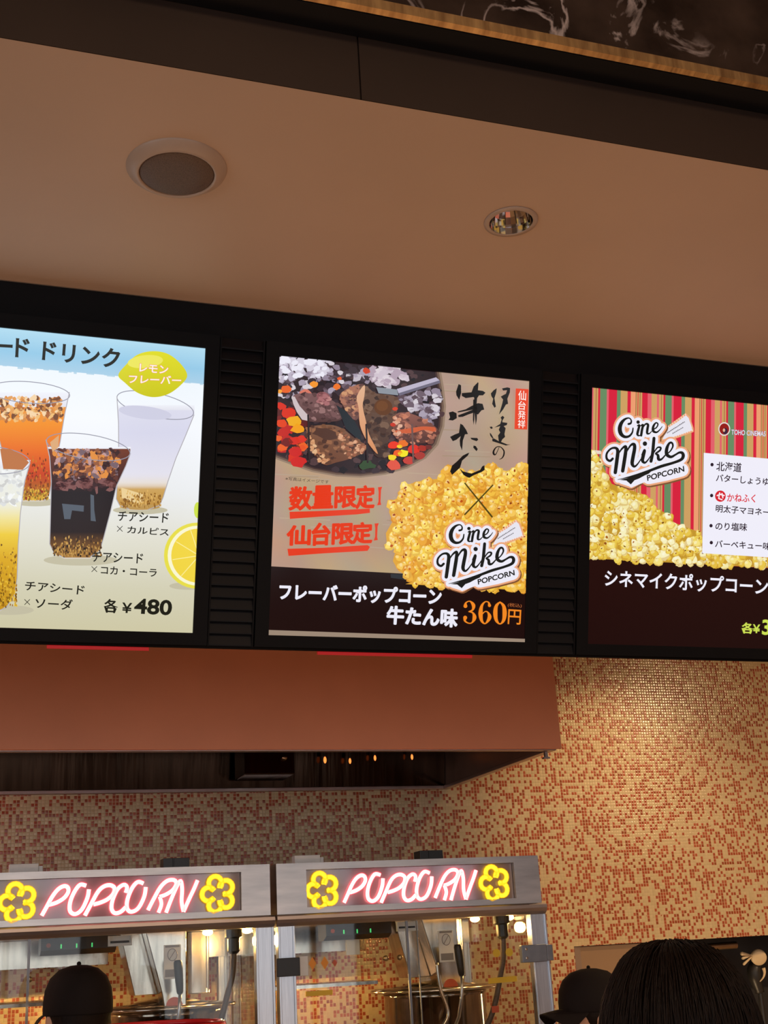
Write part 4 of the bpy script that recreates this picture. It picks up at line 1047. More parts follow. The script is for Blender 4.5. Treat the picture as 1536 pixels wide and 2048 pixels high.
# ------------------------------------------------------------------ popcorn machines
RX0 = 1.012
LETTERS = [[[(412, 325), (430, 285), (452, 235), (475, 200), (500, 184), (518, 190), (522, 212), (506, 240), (475, 262), (440, 274)]],
           [[(600, 182), (572, 178), (548, 215), (534, 265), (538, 305), (562, 318), (590, 295), (610, 240), (614, 200)]],
           [[(605, 325), (628, 272), (655, 212), (680, 186), (708, 180), (728, 194), (724, 222), (700, 248), (668, 264), (640, 272)]],
           [[(780, 216), (784, 190), (768, 178), (742, 200), (724, 250), (722, 292), (738, 314), (764, 308), (788, 282)]],
           [[(856, 172), (830, 165), (806, 196), (790, 250), (792, 292), (812, 308), (842, 290), (864, 236), (868, 190)]],
           [[(886, 300), (908, 246), (934, 190), (962, 160), (992, 156), (1004, 174), (990, 204), (960, 226), (934, 236)], [(934, 236), (944, 272), (934, 312)]],
           [[(968, 312), (984, 256), (1006, 190), (1022, 160), (1032, 200), (1034, 260), (1046, 308)], [(1046, 308), (1066, 250), (1086, 196), (1098, 158)]]]
FLOWERS = [(300, 262), (1196, 224)]
def z6(p, Y): return onY(530 + p[0] / 2.603, 1680 + p[1] / 2.603, Y)

def popcorn_machine(X0, label, right):
    e = empty('popcorn_machine', (X0 + 0.458, 4.34, 0.92), label, 'popcorn machine', 'popcorn machines on the back counter')
    Y0, Y1 = 4.0, 4.70
    X = lambda x: X0 + x
    def part(name, bm, m, parent=e, **k): return link_bm(name, bm, m, parent=parent, **k)
    W_ = 0.916
    # base and popcorn floor
    part('base', boxes(((X(0), Y0 + 0.02, 0.92), (X(W_), Y1, 1.06))), M['steel'], bevel=0.006)
    part('cabinet_floor', boxes(((X(0.03), Y0 + 0.05, 1.0605), (X(W_ - 0.03), Y1 - 0.03, 1.075))), M['steel_in'])
    # sign box: a frame round a dark acrylic window
    zt, zb = 1.926, 1.772
    wx0, wx1, wz0, wz1 = 0.098, 0.824, 1.790, 1.905
    bm = boxes(((X(0), Y0, zb), (X(wx0), Y0 + 0.03, zt)), ((X(wx1), Y0, zb), (X(W_), Y0 + 0.03, zt)), ((X(wx0), Y0, zb), (X(wx1), Y0 + 0.03, wz0)), ((X(wx0), Y0, wz1), (X(wx1), Y0 + 0.03, zt)),
               ((X(0), Y0 + 0.0301, zb), (X(W_), Y0 + 0.12, zt)))
    part('sign_box', bm, M['steel'])
    win = part('sign_window', boxes(((X(wx0 + .001), Y0 + 0.018, wz0 + .001), (X(wx1 - .001), Y0 + 0.0295, wz1 - .001))), M['sign_glass'])
    part('roof', boxes(((X(0.0), Y0 + 0.121, 1.745), (X(W_), Y1, 1.79))), M['steel'], bevel=0.006)
    # rounded steel lip under the sign
    P = [(X(-0.004), Y0 + 0.055, 1.771), (X(-0.004), Y0 - 0.004, 1.771), (X(-0.004), Y0 - 0.016, 1.766), (X(-0.004), Y0 - 0.018, 1.756), (X(-0.004), Y0 - 0.012, 1.746), (X(-0.004), Y0 + 0.0, 1.737), (X(-0.004), Y0 + 0.055, 1.737)]
    part('lower_trim', prism(P, (W_ + 0.014, 0, 0)), M['steel_lip'])
    # neon
    shift = X0 - RX0
    YN = Y0 + 0.006
    for ch, name in zip(LETTERS, 'POPCORN'):
        bm = bmesh.new()
        for st in ch: tube(bm, [(q.x + shift, YN, q.z) for q in (z6(p, YN) for p in smooth_path(st, 5))], 0.0060, 10)
        k0 = len(bm.faces)
        for st in ch: tube(bm, [(q.x + shift, YN, q.z) for q in (z6(p, YN) for p in smooth_path(st, 5))], 0.0082, 12)
        bm.faces.ensure_lookup_table()
        for f in bm.faces[k0:]: f.material_index = 1
        link_bm('neon_letter', bm, [M['neon_red'], M['neon_red_glass']], parent=win, smooth=True)
    for fx, fz in FLOWERS:
        q = z6((fx, fz), YN); bm = bmesh.new(); R, r = 0.033, 0.0205
        for rad in (0.0066, 0.0088):
            k0 = len(bm.faces)
            for k in range(5):
                a0 = math.radians(107 + 72 * k); cx, cz = q.x + shift + R * math.cos(a0) * 0.92, q.z + R * math.sin(a0) * 1.05
                pts = []
                for j in range(15):
                    t = a0 + math.radians(-150 + 300 * j / 14); pts.append((cx + r * math.cos(t), YN + (0.002 if j > 7 else 0), cz + r * math.sin(t)))
                tube(bm, pts, rad, 10)
            bm.faces.ensure_lookup_table()
            for f in bm.faces[k0:]: f.material_index = 0 if rad < .007 else 1
        link_bm('neon_blossom', bm, [M['neon_yellow'], M['neon_yellow_glass']], parent=win, smooth=True)
    # corner posts: a folded aluminium profile each
    def post(xa, xb, ya, yb):
        bm = bmesh.new(); w = 0.007
        box(bm, (X(xa), ya, 1.06), (X(xb), yb, 1.7365)); box(bm, (X(xa), ya - 0.006, 1.06), (X(xa + w), ya - 0.0001, 1.7365)); box(bm, (X(xb - w), ya - 0.006, 1.06), (X(xb), ya - 0.0001, 1.7365))
        return part('corner_post', bm, M['alu'], bevel=0.0012)
    post(0.0, 0.054, Y0, Y0 + 0.03); post(W_ - 0.050, W_ + 0.008, Y0, Y0 + 0.03)
    post(0.0, 0.03, Y1 - 0.03, Y1); post(W_ - 0.03, W_, Y1 - 0.03, Y1)
    # glass: two doors, side panes
    split = 0.43 if right else 0.19
    for a, b, nm in ((0.056, split - 0.002, 'door'), (split + 0.002, W_ - 0.053, 'door')):
        d = part(nm, boxes(((X(a), Y0 + 0.004, 1.08), (X(b), Y0 + 0.010, 1.735))), M['glass'])
        ex = b if a < 0.1 else a
        link_bm('door_edge', boxes(((X(ex) - 0.0016, Y0 + 0.0032, 1.08), (X(ex) + 0.0016, Y0 + 0.0108, 1.735))), M['grey_metal'], parent=d)
        if right and a < 0.1:
            h = link_bm('hinge', boxes(((X(-0.008), Y0 - 0.020, 1.589), (X(0.064), Y0 - 0.0065, 1.643))), M['black_plastic'], parent=d, bevel=0.002)
            link_bm('hinge_plate', boxes(((X(0.065), Y0 - 0.004, 1.588), (X(0.094), Y0 + 0.0035, 1.645))), M['white_plastic'], parent=d, bevel=0.001)
            for sx_, sz_, mm in ((0.110, 1.622, 'orange_sticker'), (0.150, 1.622, 'orange_sticker'), (0.183, 1.620, 'red_sticker')):
                rr = 0.017 if mm[0] == 'o' else 0.010
                link_bm('warning_sticker', prism([(X(sx_ - rr * .75), Y0 + .0036, sz_), (X(sx_), Y0 + .0036, sz_ - rr * 1.15), (X(sx_ + rr * .75), Y0 + .0036, sz_), (X(sx_), Y0 + .0036, sz_ + rr * 1.15)], (0, -0.0006, 0)), M[mm], parent=d)
            link_bm('notice_strip', boxes(((X(0.085), Y0 + 0.0030, 1.527), (X(0.172), Y0 + 0.0037, 1.542))), M['yellow_sticker'], parent=d)
        if right and a > 0.1:
            l_ = link_bm('latch', boxes(((X(0.815), Y0 - 0.028, 1.586), (X(0.905), Y0 - 0.0065, 1.640)), ((X(0.9055), Y0 - 0.026, 1.588), (X(0.928), Y0 - 0.0065, 1.638))), M['grey_metal'], parent=d, bevel=0.002)
            for zz in (1.600, 1.628): link_bm('latch_screw', lathe(bmesh.new(), [(0, 0.0), (0.0045, 0), (0.0045, 0.002), (0, 0.003)], (X(0.830), Y0 - 0.0282, zz), (0, -1, 0), 12), M['steel_in'], parent=d)
            for sx_ in (0.737, 0.783): link_bm('round_sticker', lathe(bmesh.new(), [(0, 0), (0.013, 0), (0.013, 0.0006), (0, 0.0006)], (X(sx_), Y0 + .0036, 1.621), (0, -1, 0), 20), M['yellow_sticker'], parent=d)
            link_bm('notice_strip', prism([(X(0.700), Y0 + .0036, 1.528), (X(0.802), Y0 + .0036, 1.530), (X(0.802), Y0 + .0036, 1.547), (X(0.700), Y0 + .0036, 1.545)], (0, -0.0006, 0)), M['yellow_sticker'], parent=d)
            link_bm('round_sticker', boxes(((X(0.705), Y0 + .0030, 1.44), (X(0.73), Y0 + .0036, 1.46))), M['red_sticker'], parent=d)
            # second sliding edge of the overlapping doors
            link_bm('door_edge', boxes(((X(0.466), Y0 + 0.0112, 1.08), (X(0.469), Y0 + 0.0175, 1.735))), M['grey_metal'], parent=d)
    part('side_glass', boxes(((X(0.006), Y0 + 0.034, 1.08), (X(0.011), Y1 - 0.034, 1.735))), M['glass'])
    part('side_glass', boxes(((X(W_ - 0.011), Y0 + 0.034, 1.08), (X(W_ - 0.006), Y1 - 0.034, 1.735))), M['glass'])
    # back: steel strip across the top, dark control panel with green marks
    part('back_strip', boxes(((X(0.034), Y1 - 0.03, 1.655), (X(0.50), Y1 - 0.02, 1.744))), M['steel_in'])
    cp = part('control_panel', prism([(X(0.245), 4.30, 1.742), (X(0.245), 4.30, 1.705), (X(0.245), 4.335, 1.69), (X(0.245), 4.40, 1.69), (X(0.245), 4.40, 1.742)], (0.235, 0, 0)), M['panel_dark'])
    for k in range(3):
        link_bm('indicator', boxes(((X(0.305 + 0.048 * k), 4.297, 1.709), (X(0.309 + 0.048 * k), 4.2998, 1.722))), M['led_green'], parent=cp)
    link_bm('power_switch', lathe(bmesh.new(), [(0, 0), (0.007, 0), (0.007, 0.002), (0, 0.002)], (X(0.268), 4.2998, 1.72), (0, -1, 0), 14), M['red_sticker'], parent=cp)
    if right: part('paper_tag', boxes(((X(0.352), 4.42, 1.64), (X(0.40), 4.43, 1.69))), M['white_label'])
    # card holder
    ch = part('card_holder', boxes(((X(0.428), 4.10, 1.705), (X(0.500), 4.104, 1.735)), ((X(0.428), 4.0895, 1.705), (X(0.500), 4.0995, 1.713)), ((X(0.428), 4.0895, 1.713), (X(0.432), 4.0995, 1.735)), ((X(0.496), 4.0895, 1.713), (X(0.5), 4.0995, 1.735))), M['white_plastic'])
    link_bm('slot', boxes(((X(0.436), 4.0965, 1.714), (X(0.492), 4.0995, 1.720))), M['black_plastic'], parent=ch)
    # kettle carried under the roof by a steel arm box
    kx, ky = X(0.655), 4.38
    kt = part('kettle', lathe(bmesh.new(), [(0, 1.30), (0.16, 1.30), (0.172, 1.31), (0.176, 1.335), (0.176, 1.49), (0.182, 1.502), (0.150, 1.512), (0, 1.514)], (kx, ky, 0), seg=56), M['kettle'], smooth=False)
    for p in kt.data.polygons: p.use_smooth = True
    link_bm('kettle_rim', lathe(bmesh.new(), [(0.150, 1.5125), (0.222, 1.508), (0.226, 1.513), (0.222, 1.518), (0.152, 1.5235), (0.150, 1.5235)], (kx, ky, 0), seg=56, close=True), M['steel_in'], parent=kt, smooth=True)
    kl = link_bm('kettle_lid', lathe(bmesh.new(), [(0.148, 1.5145), (0.148, 1.519), (0.09, 1.534), (0.03, 1.540), (0, 1.541)], (kx, ky, 0), seg=48), M['steel_in'], parent=kt, smooth=True)
    ab = part('arm_box', prism([(X(0.560), 4.215, 1.7445), (X(0.690), 4.215, 1.7445), (X(0.690), 4.215, 1.42), (X(0.640), 4.215, 1.42), (X(0.612), 4.215, 1.56)], (0, 0.09, 0)), M['steel_in'], bevel=0.003)
    lb = link_bm('warning_label', boxes(((X(0.618), 4.2125, 1.600), (X(0.672), 4.2145, 1.702))), M['white_label'], parent=ab)
    bm = bmesh.new(); tube(bm, [(X(0.645) + 0.015 * math.cos(t), 4.2118, 1.672 + 0.018 * math.sin(t)) for t in [2 * math.pi * i / 24 for i in range(24)]], 0.0011, 6, closed=True)
    tube(bm, [(X(0.6355), 4.2118, 1.6585), (X(0.6545), 4.2118, 1.6855)], 0.0011, 6)
    link_bm('prohibition_mark', bm, M['label_grey'], parent=ab)
    for za, zb in ((1.606, 1.628), (1.694, 1.700)): link_bm('printed_block', boxes(((X(0.622), 4.2115, za), (X(0.668), 4.2122, zb))), M['label_grey'], parent=ab)
    link_bm('round_sticker', lathe(bmesh.new(), [(0, 0), (0.026, 0), (0.026, 0.001), (0, 0.001)], (X(0.652), 4.2140, 1.520), (0, -1, 0), 28), M['red_sticker'], parent=ab)
    # chute beside it: tapering polished sheet
    part('chute', prism([(X(0.492), 4.30, 1.744), (X(0.560), 4.30, 1.744), (X(0.612), 4.30, 1.555), (X(0.540), 4.30, 1.555)], (0, 0.12, 0)), M['steel_in'], bevel=0.002)
    part('steel_column', boxes(((X(0.752), 4.47, 1.545), (X(0.806), 4.53, 1.7445)), ((X(0.80605), 4.475, 1.545), (X(0.816), 4.49, 1.7445))), M['steel_in'], bevel=0.003)
    part('back_sheet', boxes(((X(0.690), 4.62, 1.40), (X(0.748), 4.626, 1.7445)), ((X(0.82), 4.62, 1.66), (X(0.90), 4.626, 1.7445))), M['steel_in'])
    # tipping handle
    hd = part('handle', tube(bmesh.new(), [(X(0.652), 4.11, 1.56), (X(0.648), 4.11, 1.50), (X(0.640), 4.13, 1.43), (X(0.630), 4.17, 1.38), (X(0.630), 4.198, 1.36)], 0.0055, 12), M['alu'], smooth=True)
    link_bm('grip', tube(bmesh.new(), [(X(0.644), 4.11, 1.655), (X(0.6445), 4.11, 1.648), (X(0.646), 4.11, 1.63), (X(0.649), 4.11, 1.59), (X(0.651), 4.11, 1.562), (X(0.652), 4.11, 1.556)], [0.010, 0.0135, 0.014, 0.0125, 0.0105, 0.008], 16), M['black_plastic'], parent=hd, smooth=True)
    if right:
        part('hanger_hook', tube(bmesh.new(), smooth_path([(X(0.585), 4.16, 1.60), (X(0.592), 4.16, 1.52), (X(0.612), 4.16, 1.46), (X(0.612), 4.16, 1.43), (X(0.59), 4.16, 1.40)], 6), 0.006, 10), M['steel_in'], smooth=True)
    for kx_ in ((0.388, 0.437) if right else (0.20,)):
        part('thumb_screw', lathe(bmesh.new(), [(0, 0), (0.006, 0), (0.009, 0.004), (0.009, 0.014), (0.005, 0.018), (0, 0.018)], (X(kx_), 4.115, 1.624), (0, -1, 0), 14), M['bar_metal'], smooth=True)
    # power cable with its plug under the roof
    cb = part('cable', tube(bmesh.new(), smooth_path([(X(0.829), 4.15, 1.70), (X(0.829), 4.15, 1.655), (X(0.824), 4.15, 1.60), (X(0.808), 4.15, 1.545), (X(0.785), 4.15, 1.47), (X(0.755), 4.16, 1.40), (X(0.72), 4.19, 1.352), (X(0.69), 4.20, 1.345)], 6), 0.0095, 12), M['cable'], smooth=True)
    link_bm('plug', lathe(bmesh.new(), [(0, 1.744), (0.028, 1.744), (0.028, 1.715), (0.020, 1.71), (0.020, 1.672), (0.012, 1.664), (0, 1.664)], (X(0.829), 4.15, 0), seg=18), M['black_plastic'], parent=cb, smooth=False)
    # warm bulbs in the roof
    for bx in (0.76, 0.89):
        part('lamp_bulb', sphere(bmesh.new(), (X(bx), 4.22, 1.734), (0.017, 0.017, 0.010)), M['bulb'], smooth=True)
        point('bulb_and_fill_light', (X(bx), 4.22, 1.700), 1.5, (1.0, 0.57, 0.17), 0.02)
    # added lights low at the back, under a plate put in to cut them
    part('light_stop_plate', boxes(((X(0.04), 4.42, 1.549), (X(0.46), 4.66, 1.551)), ((X(0.04), 4.4185, 1.54), (X(0.46), 4.4198, 1.551))), M['steel_in'])
    for lx_ in (0.15, 0.33): point('bulb_and_fill_light', (X(lx_), 4.52, 1.535), 1.6, (1.0, 0.57, 0.17), 0.008)
    # brackets on the roof
    bx = 0.070 if right else 0.125
    part('top_bracket', boxes(((X(bx), Y0 + 0.03, 1.9262), (X(bx + 0.085), Y0 + 0.07, 1.952)), ((X(bx + 0.0852), Y0 + 0.034, 1.9262), (X(bx + 0.098), Y0 + 0.066, 1.945))), M['white_plastic'], bevel=0.0015)
    bx = 0.508 if right else 0.588
    part('top_vent', boxes(((X(bx), Y0 + 0.05, 1.9262), (X(bx + 0.082), Y0 + 0.11, 1.957)), ((X(bx + 0.03), Y0 + 0.046, 1.9262), (X(bx + 0.034), Y0 + 0.0495, 1.957))), M['black_plastic'], bevel=0.001)
    return e
popcorn_machine(1.012, 'steel popcorn machine with a black hinge and grey latch on its glass doors', True)
popcorn_machine(0.075, 'steel popcorn machine behind the red-rimmed tub, its glass doors bare of stickers', False)

# back counter and service counter
e = tag(link_bm('back_counter', boxes(((XL + 0.05, 3.95, 0.0), (2.35, WALL - 0.003, 0.88))), M['counter']), 'brown back counter carrying the popcorn machines along the mosaic wall', 'counter')
link_bm('counter_top', boxes(((XL + 0.05, 3.92, 0.8805), (2.37, WALL - 0.003, 0.9195))), M['counter_top'], parent=e, bevel=0.004)
e = tag(link_bm('service_counter', boxes(((XL + 0.05, 2.15, 0.0), (3.2, 2.75, 0.98))), M['counter']), 'brown service counter between the customer and the staff', 'counter')
link_bm('counter_top', boxes(((XL + 0.05, 2.10, 0.9805), (3.23, 2.80, 1.02))), M['counter_top'], parent=e, bevel=0.004)

# black tub with a red rim on the service counter
c = Vector((0.372, 2.45, 1.0205))
e = empty('popcorn_tub', c, 'round black tub with a glossy red rim at the bottom edge, before the left machine', 'tub')
link_bm('tub_body', lathe(bmesh.new(), [(0, 0), (0.095, 0), (0.100, 0.004), (0.136, 0.50), (0.138, 0.515), (0.132, 0.515), (0.096, 0.012), (0, 0.010)], c, seg=64), M['tub_black'], parent=e, smooth=True)
link_bm('tub_rim', lathe(bmesh.new(), [(0.1385, 0.505), (0.143, 0.508), (0.145, 0.515), (0.143, 0.523), (0.137, 0.526), (0.131, 0.523), (0.1305, 0.516), (0.1385, 0.5155)], c, seg=64, close=True), M['tub_red'], parent=e, smooth=True)

# ------------------------------------------------------------------ pass-through: tan sliding panel, dark case, lamp
e = empty('sliding_panel', (2.66, WALL + 0.04, OZ0), 'tan sliding panel closing the left of the pass-through behind the big dark head', 'sliding panel')
link_bm('panel', boxes(((OX0 + 0.03, WALL + 0.008, OZ0 + 0.002), (2.93, WALL + 0.022, OZ1 - 0.002))), M['tan_panel'], parent=e)
link_bm('panel_stile', boxes(((OX0 + 0.002, WALL + 0.004, OZ0 + 0.002), (OX0 + 0.0298, WALL + 0.026, OZ1 - 0.002))), mat('tan_stile', (0.25, 0.165, 0.115), 0.5), parent=e, bevel=0.001)
e = empty('drink_machine', (3.45, 5.35, 0.0), 'black drink machine standing in the dark pass-through opening', 'drink machine')
link_bm('case', boxes(((2.98, 5.20, 0.0), (4.2, 5.9, 1.95))), M['dark_case'], parent=e, bevel=0.01)
o = link_bm('metal_bar', tube(bmesh.new(), [onY(1405, 1895, 4.93), onY(1472, 1890, 4.93)], 0.015, 18), M['bar_metal'])
tag(o, 'short brass coloured bar under the top edge of the pass-through', 'bar')
lc = onY(1519, 1917, 4.95)
e = empty('spot_lamp', lc, 'cream round faced spot lamp with fins and a curved bracket in the dark opening', 'lamp')
ax = Vector((-0.28, -0.86, -0.42)).normalized()
link_bm('lamp_face', lathe(bmesh.new(), [(0, 0.0), (0.030, 0.0), (0.0335, -0.004), (0.0345, -0.014), (0.031, -0.026), (0.018, -0.034), (0, -0.036)], lc, ax, 40), M['cream'], parent=e, smooth=True)
for p0, p1, w in (((1482, 1907), (1502, 1911), 0.0085), ((1484, 1917), (1503, 1911), 0.006), ((1487, 1929), (1504, 1913), 0.006)):
    a, b = onY(*p0, 4.955), onY(*p1, 4.965)
    link_bm('lamp_fin', tube(bmesh.new(), [a, a.lerp(b, .1), a.lerp(b, .6), b], [w * .7, w, w * .7, w * .45], 12), M['cream'], parent=e, smooth=True)
link_bm('lamp_neck', tube(bmesh.new(), [onY(1500, 1911, 4.966), onY(1512, 1909, 4.972)], 0.006, 10), M['cream'], parent=e, smooth=True)
link_bm('lamp_bracket', tube(bmesh.new(), smooth_path([tuple(onY(*p, 4.97)) for p in ((1527, 1936), (1529, 1944), (1527, 1954), (1520, 1963))], 5), [0.008 - 0.0004 * i for i in range(16)], 12), M['cream'], parent=e, smooth=True)
link_bm('lamp_body', tube(bmesh.new(), smooth_path([tuple(onY(*p, 5.0)) for p in ((1516, 1922), (1508, 1940), (1512, 1960), (1520, 1985))], 4), [0.026, 0.026, 0.027, 0.028, 0.03, 0.03, 0.03, 0.03, 0.028, 0.025, 0.022, 0.02, 0.02], 16), M['lamp_dark'], parent=e, smooth=True)
link_bm('lamp_pole', tube(bmesh.new(), [onY(1520, 1985, 5.0), Vector((onY(1520, 1985, 5.0).x, 5.0, OZ0 + 0.001))], 0.01, 10), M['lamp_dark'], parent=e)
# the sill that carries the lamp
struct('sill_pass', boxes(((OX0, WALL + 0.0605, OZ0 - 0.03), (OX1, 5.18, OZ0))), M['counter_top'])
point('pass_fill_light', (3.15, 4.90, 1.15), 3.0, WARM, 0.05)  # unseen fill added behind the opening to brighten the bar

# ------------------------------------------------------------------ people
def capsule(bm, a, b, ra, rb, seg=14):
    a, b = Vector(a), Vector(b); n = 6
    ax = (b - a); L = ax.length; ax.normalize()
    pts, rad = [], []
    for i in range(n + 1):
        t = math.pi / 2 * i / n; pts.append(a - ax * ra * math.cos(t)); rad.append(max(1e-4, ra * math.sin(t)))
    for i in range(n + 1):
        t = math.pi / 2 * i / n; pts.append(b + ax * rb * math.sin(t)); rad.append(max(1e-4, rb * math.cos(t)))
    tube(bm, pts, rad, seg)
def fused(name, bm, voxel, material, parent, smooth_it=6):
    """melt overlapping volumes into one continuous skin"""
    bmesh.ops.recalc_face_normals(bm, faces=bm.faces)
    me = bpy.data.meshes.new('tmp'); bm.to_mesh(me); bm.free()
    o = bpy.data.objects.new('tmp', me); COL.objects.link(o)
    r = o.modifiers.new('r', 'REMESH'); r.mode = 'VOXEL'; r.voxel_size = voxel
    s = o.modifiers.new('s', 'SMOOTH'); s.factor = 0.5; s.iterations = smooth_it
    dg = bpy.context.evaluated_depsgraph_get(); dg.update()
    out = bpy.data.meshes.new_from_object(o.evaluated_get(dg)); out.name = name
    bpy.data.objects.remove(o); bpy.data.meshes.remove(me)
    out.materials.clear(); out.materials.append(material)
    for p in out.polygons: p.use_smooth = True
    ob = bpy.data.objects.new(name, out); COL.objects.link(ob); ob.parent = parent
    return ob

def person(loc, rz, Ht, label, hands, cap=None, head_turn=0.0, cloth='uniform', longhair=False):
    """local frame: facing +Y, feet at z = 0. hands: wrist targets (x, y, z) for left (-x) and right (+x)"""
    e = empty('person', loc, label, 'person', rz=rz)
    k = Ht / 1.70
    S = lambda *p: Vector(p) * k
    HR = Matrix.Rotation(head_turn, 3, 'Z')
    def Hd(*p):                                   # a point of the head, turned about the neck
        return HR @ Vector(p) * k
    b = bmesh.new()
    sphere(b, Hd(0, -0.008, 1.605), (0.074 * k, 0.094 * k, 0.098 * k), rot=HR); sphere(b, Hd(0, 0.026, 1.545), (0.056 * k, 0.066 * k, 0.078 * k), rot=HR)
    capsule(b, Hd(0, 0.088, 1.590), Hd(0, 0.104, 1.562), .011 * k, .015 * k)                              # nose
    for s in (-1, 1):
        sphere(b, Hd(s * 0.077, -0.008, 1.582), (0.010 * k, 0.020 * k, 0.032 * k), 12, 8, HR)             # ears
        sphere(b, Hd(s * 0.020, 0.074, 1.540), (.014 * k, .010 * k, .008 * k), 10, 6, HR)
    capsule(b, S(0, -0.012, 1.40), S(0, 0.0, 1.53), .060 * k, .054 * k)
    for z, rx, ry in ((1.33, .165, .095), (1.22, .160, .105), (1.10, .145, .098), (0.98, .155, .105), (0.90, .162, .112)):
        sphere(b, S(0, 0, z), (rx * k, ry * k, .10 * k))
    arms = []
    for s, hnd in zip((-1, 1), hands):
        sh = S(s * 0.185, -0.01, 1.385); wr = Vector(hnd)
        mid = (sh + wr) / 2; d = wr - sh; L = 0.285 * k
        h = math.sqrt(max(0.0, L * L - (d.length / 2) ** 2)); out = Vector((s * 0.55, -0.35, -0.8)); out -= d.normalized() * out.dot(d.normalized())
        el = mid + out.normalized() * h
        capsule(b, S(s * .10, 0, 1.40), sh, .055 * k, .056 * k); capsule(b, sh, el, .050 * k, .040 * k); capsule(b, el, wr, .040 * k, .027 * k)
        arms.append((sh, el, wr, s))
        f = (wr - el).normalized(); side = Vector((s, 0, 0)); side = (side - f * side.dot(f)).normalized(); up = side.cross(f) * s
        pm = wr + f * .085 * k                                                                             # palm, four fingers, thumb
        for t in (-.026, -.009, .009, .026): capsule(b, wr + side * t * .6 * k + f * .01 * k, pm + side * t * k, .014 * k, .012 * k, 10)
        for t, ln in ((-.029, .060), (-.010, .074), (.010, .080), (.029, .070)):
            p0 = pm + side * t * k; p1 = p0 + (f * .9 - up * .25) * ln * .5 * k; p2 = p1 + (f * .5 - up * .7) * ln * .5 * k
            capsule(b, p0, p1, .0092 * k, .0086 * k, 10); capsule(b, p1, p2, .0086 * k, .0074 * k, 10)
        t0 = wr + f * .03 * k - side * .028 * k; t1 = t0 + (f * .6 - side * .75) * .042 * k
        capsule(b, t0, t1, .0125 * k, .0105 * k, 10); capsule(b, t1, t1 + (f * .9 - up * .3) * .03 * k, .0105 * k, .0085 * k, 10)
    for s in (-1, 1):
        capsule(b, S(s * .085, 0, .90), S(s * .095, .012, .48), .082 * k, .055 * k); capsule(b, S(s * .095, .012, .48), S(s * .10, -.015, .085), .054 * k, .037 * k)
        capsule(b, S(s * .10, -.03, .05), S(s * .11, .13, .035), .036 * k, .030 * k)
    fused('body', b, 0.0072, M['skin'], e)
    # clothes
    b = bmesh.new()
    for z, rx, ry in ((1.36, .178, .105), (1.30, .184, .116), (1.20, .178, .124), (1.10, .166, .118), (0.98, .172, .124), (0.88, .178, .130)): sphere(b, S(0, 0, z), (rx * k, ry * k, .10 * k))
    capsule(b, S(0, -.012, 1.40), S(0, -.006, 1.455), .076 * k, .066 * k)
    for sh, el, wr, s in arms:
        capsule(b, S(s * .09, 0, 1.40), sh, .068 * k, .070 * k); capsule(b, sh, el, .064 * k, .054 * k); capsule(b, el, el.lerp(wr, .82), .054 * k, .043 * k)
    fused('jacket', b, 0.011, M[cloth], e)
    b = bmesh.new()
    for s in (-1, 1):
        capsule(b, S(s * .085, 0, .88), S(s * .095, .012, .48), .094 * k, .068 * k); capsule(b, S(s * .095, .012, .48), S(s * .10, -.012, .13), .067 * k, .056 * k)
    fused('trousers', b, 0.012, M[cloth], e)
    for s in (-1, 1):
        b = bmesh.new(); capsule(b, S(s * .10, -.035, .052), S(s * .112, .135, .045), .046 * k, .042 * k); box(b, S(s * .105 - .042, -.075, .001), S(s * .105 + .045, .17, .022))
        fused('shoe', b, 0.008, M['shoe'], e, 3)
    for s in (-1, 1): link_bm('eye', sphere(bmesh.new(), Hd(s * .030, .070, 1.603), .0125 * k, 14, 10), M['eye'], parent=e, smooth=True, local=True)
    # hair: close shell with a ruffled surface, longer at the nape
    b = bmesh.new(); r = random.Random(int(Ht * 1000))
    sphere(b, Hd(0, -0.018, 1.615), (.083 * k, .098 * k, .100 * k), 28, 18, HR)
    sphere(b, Hd(0, -0.045, 1.56), (.078 * k, .066 * k, .085 * k), 24, 14, HR)
    if longhair: sphere(b, Hd(0, -0.02, 1.615), (.098 * k, .102 * k, .082 * k), 28, 18, HR)
    if longhair:
        for t in range(11):
            a = math.radians(200 + 14 * t); x, y = math.cos(a), math.sin(a)
            capsule(b, Hd(x * .070, y * .075 - .02, 1.62), Hd(x * .090, y * .078 - .03, 1.47), .030 * k, .024 * k)
            capsule(b, Hd(x * .090, y * .078 - .03, 1.47), Hd(x * .085, y * .065 - .04, 1.40), .024 * k, .010 * k)
    for v in b.verts: v.co += Vector((r.uniform(-1, 1), r.uniform(-1, 1), r.uniform(-1, 1))) * .0022 * k
    # cut the fringe back so the face stays free
    inv = HR.transposed()
    hair = fused('hair', b, 0.007, M['hair'], e, 3)
    bm2 = bmesh.new(); bm2.from_mesh(hair.data)
    dead = [v for v in bm2.verts if (inv @ v.co).y > 0.055 * k and (inv @ v.co).z < 1.640 * k]
    bmesh.ops.delete(bm2, geom=dead, context='VERTS')
    nst = 1300 if longhair else (0 if cap else 240)                                      # single strands lying on the shell
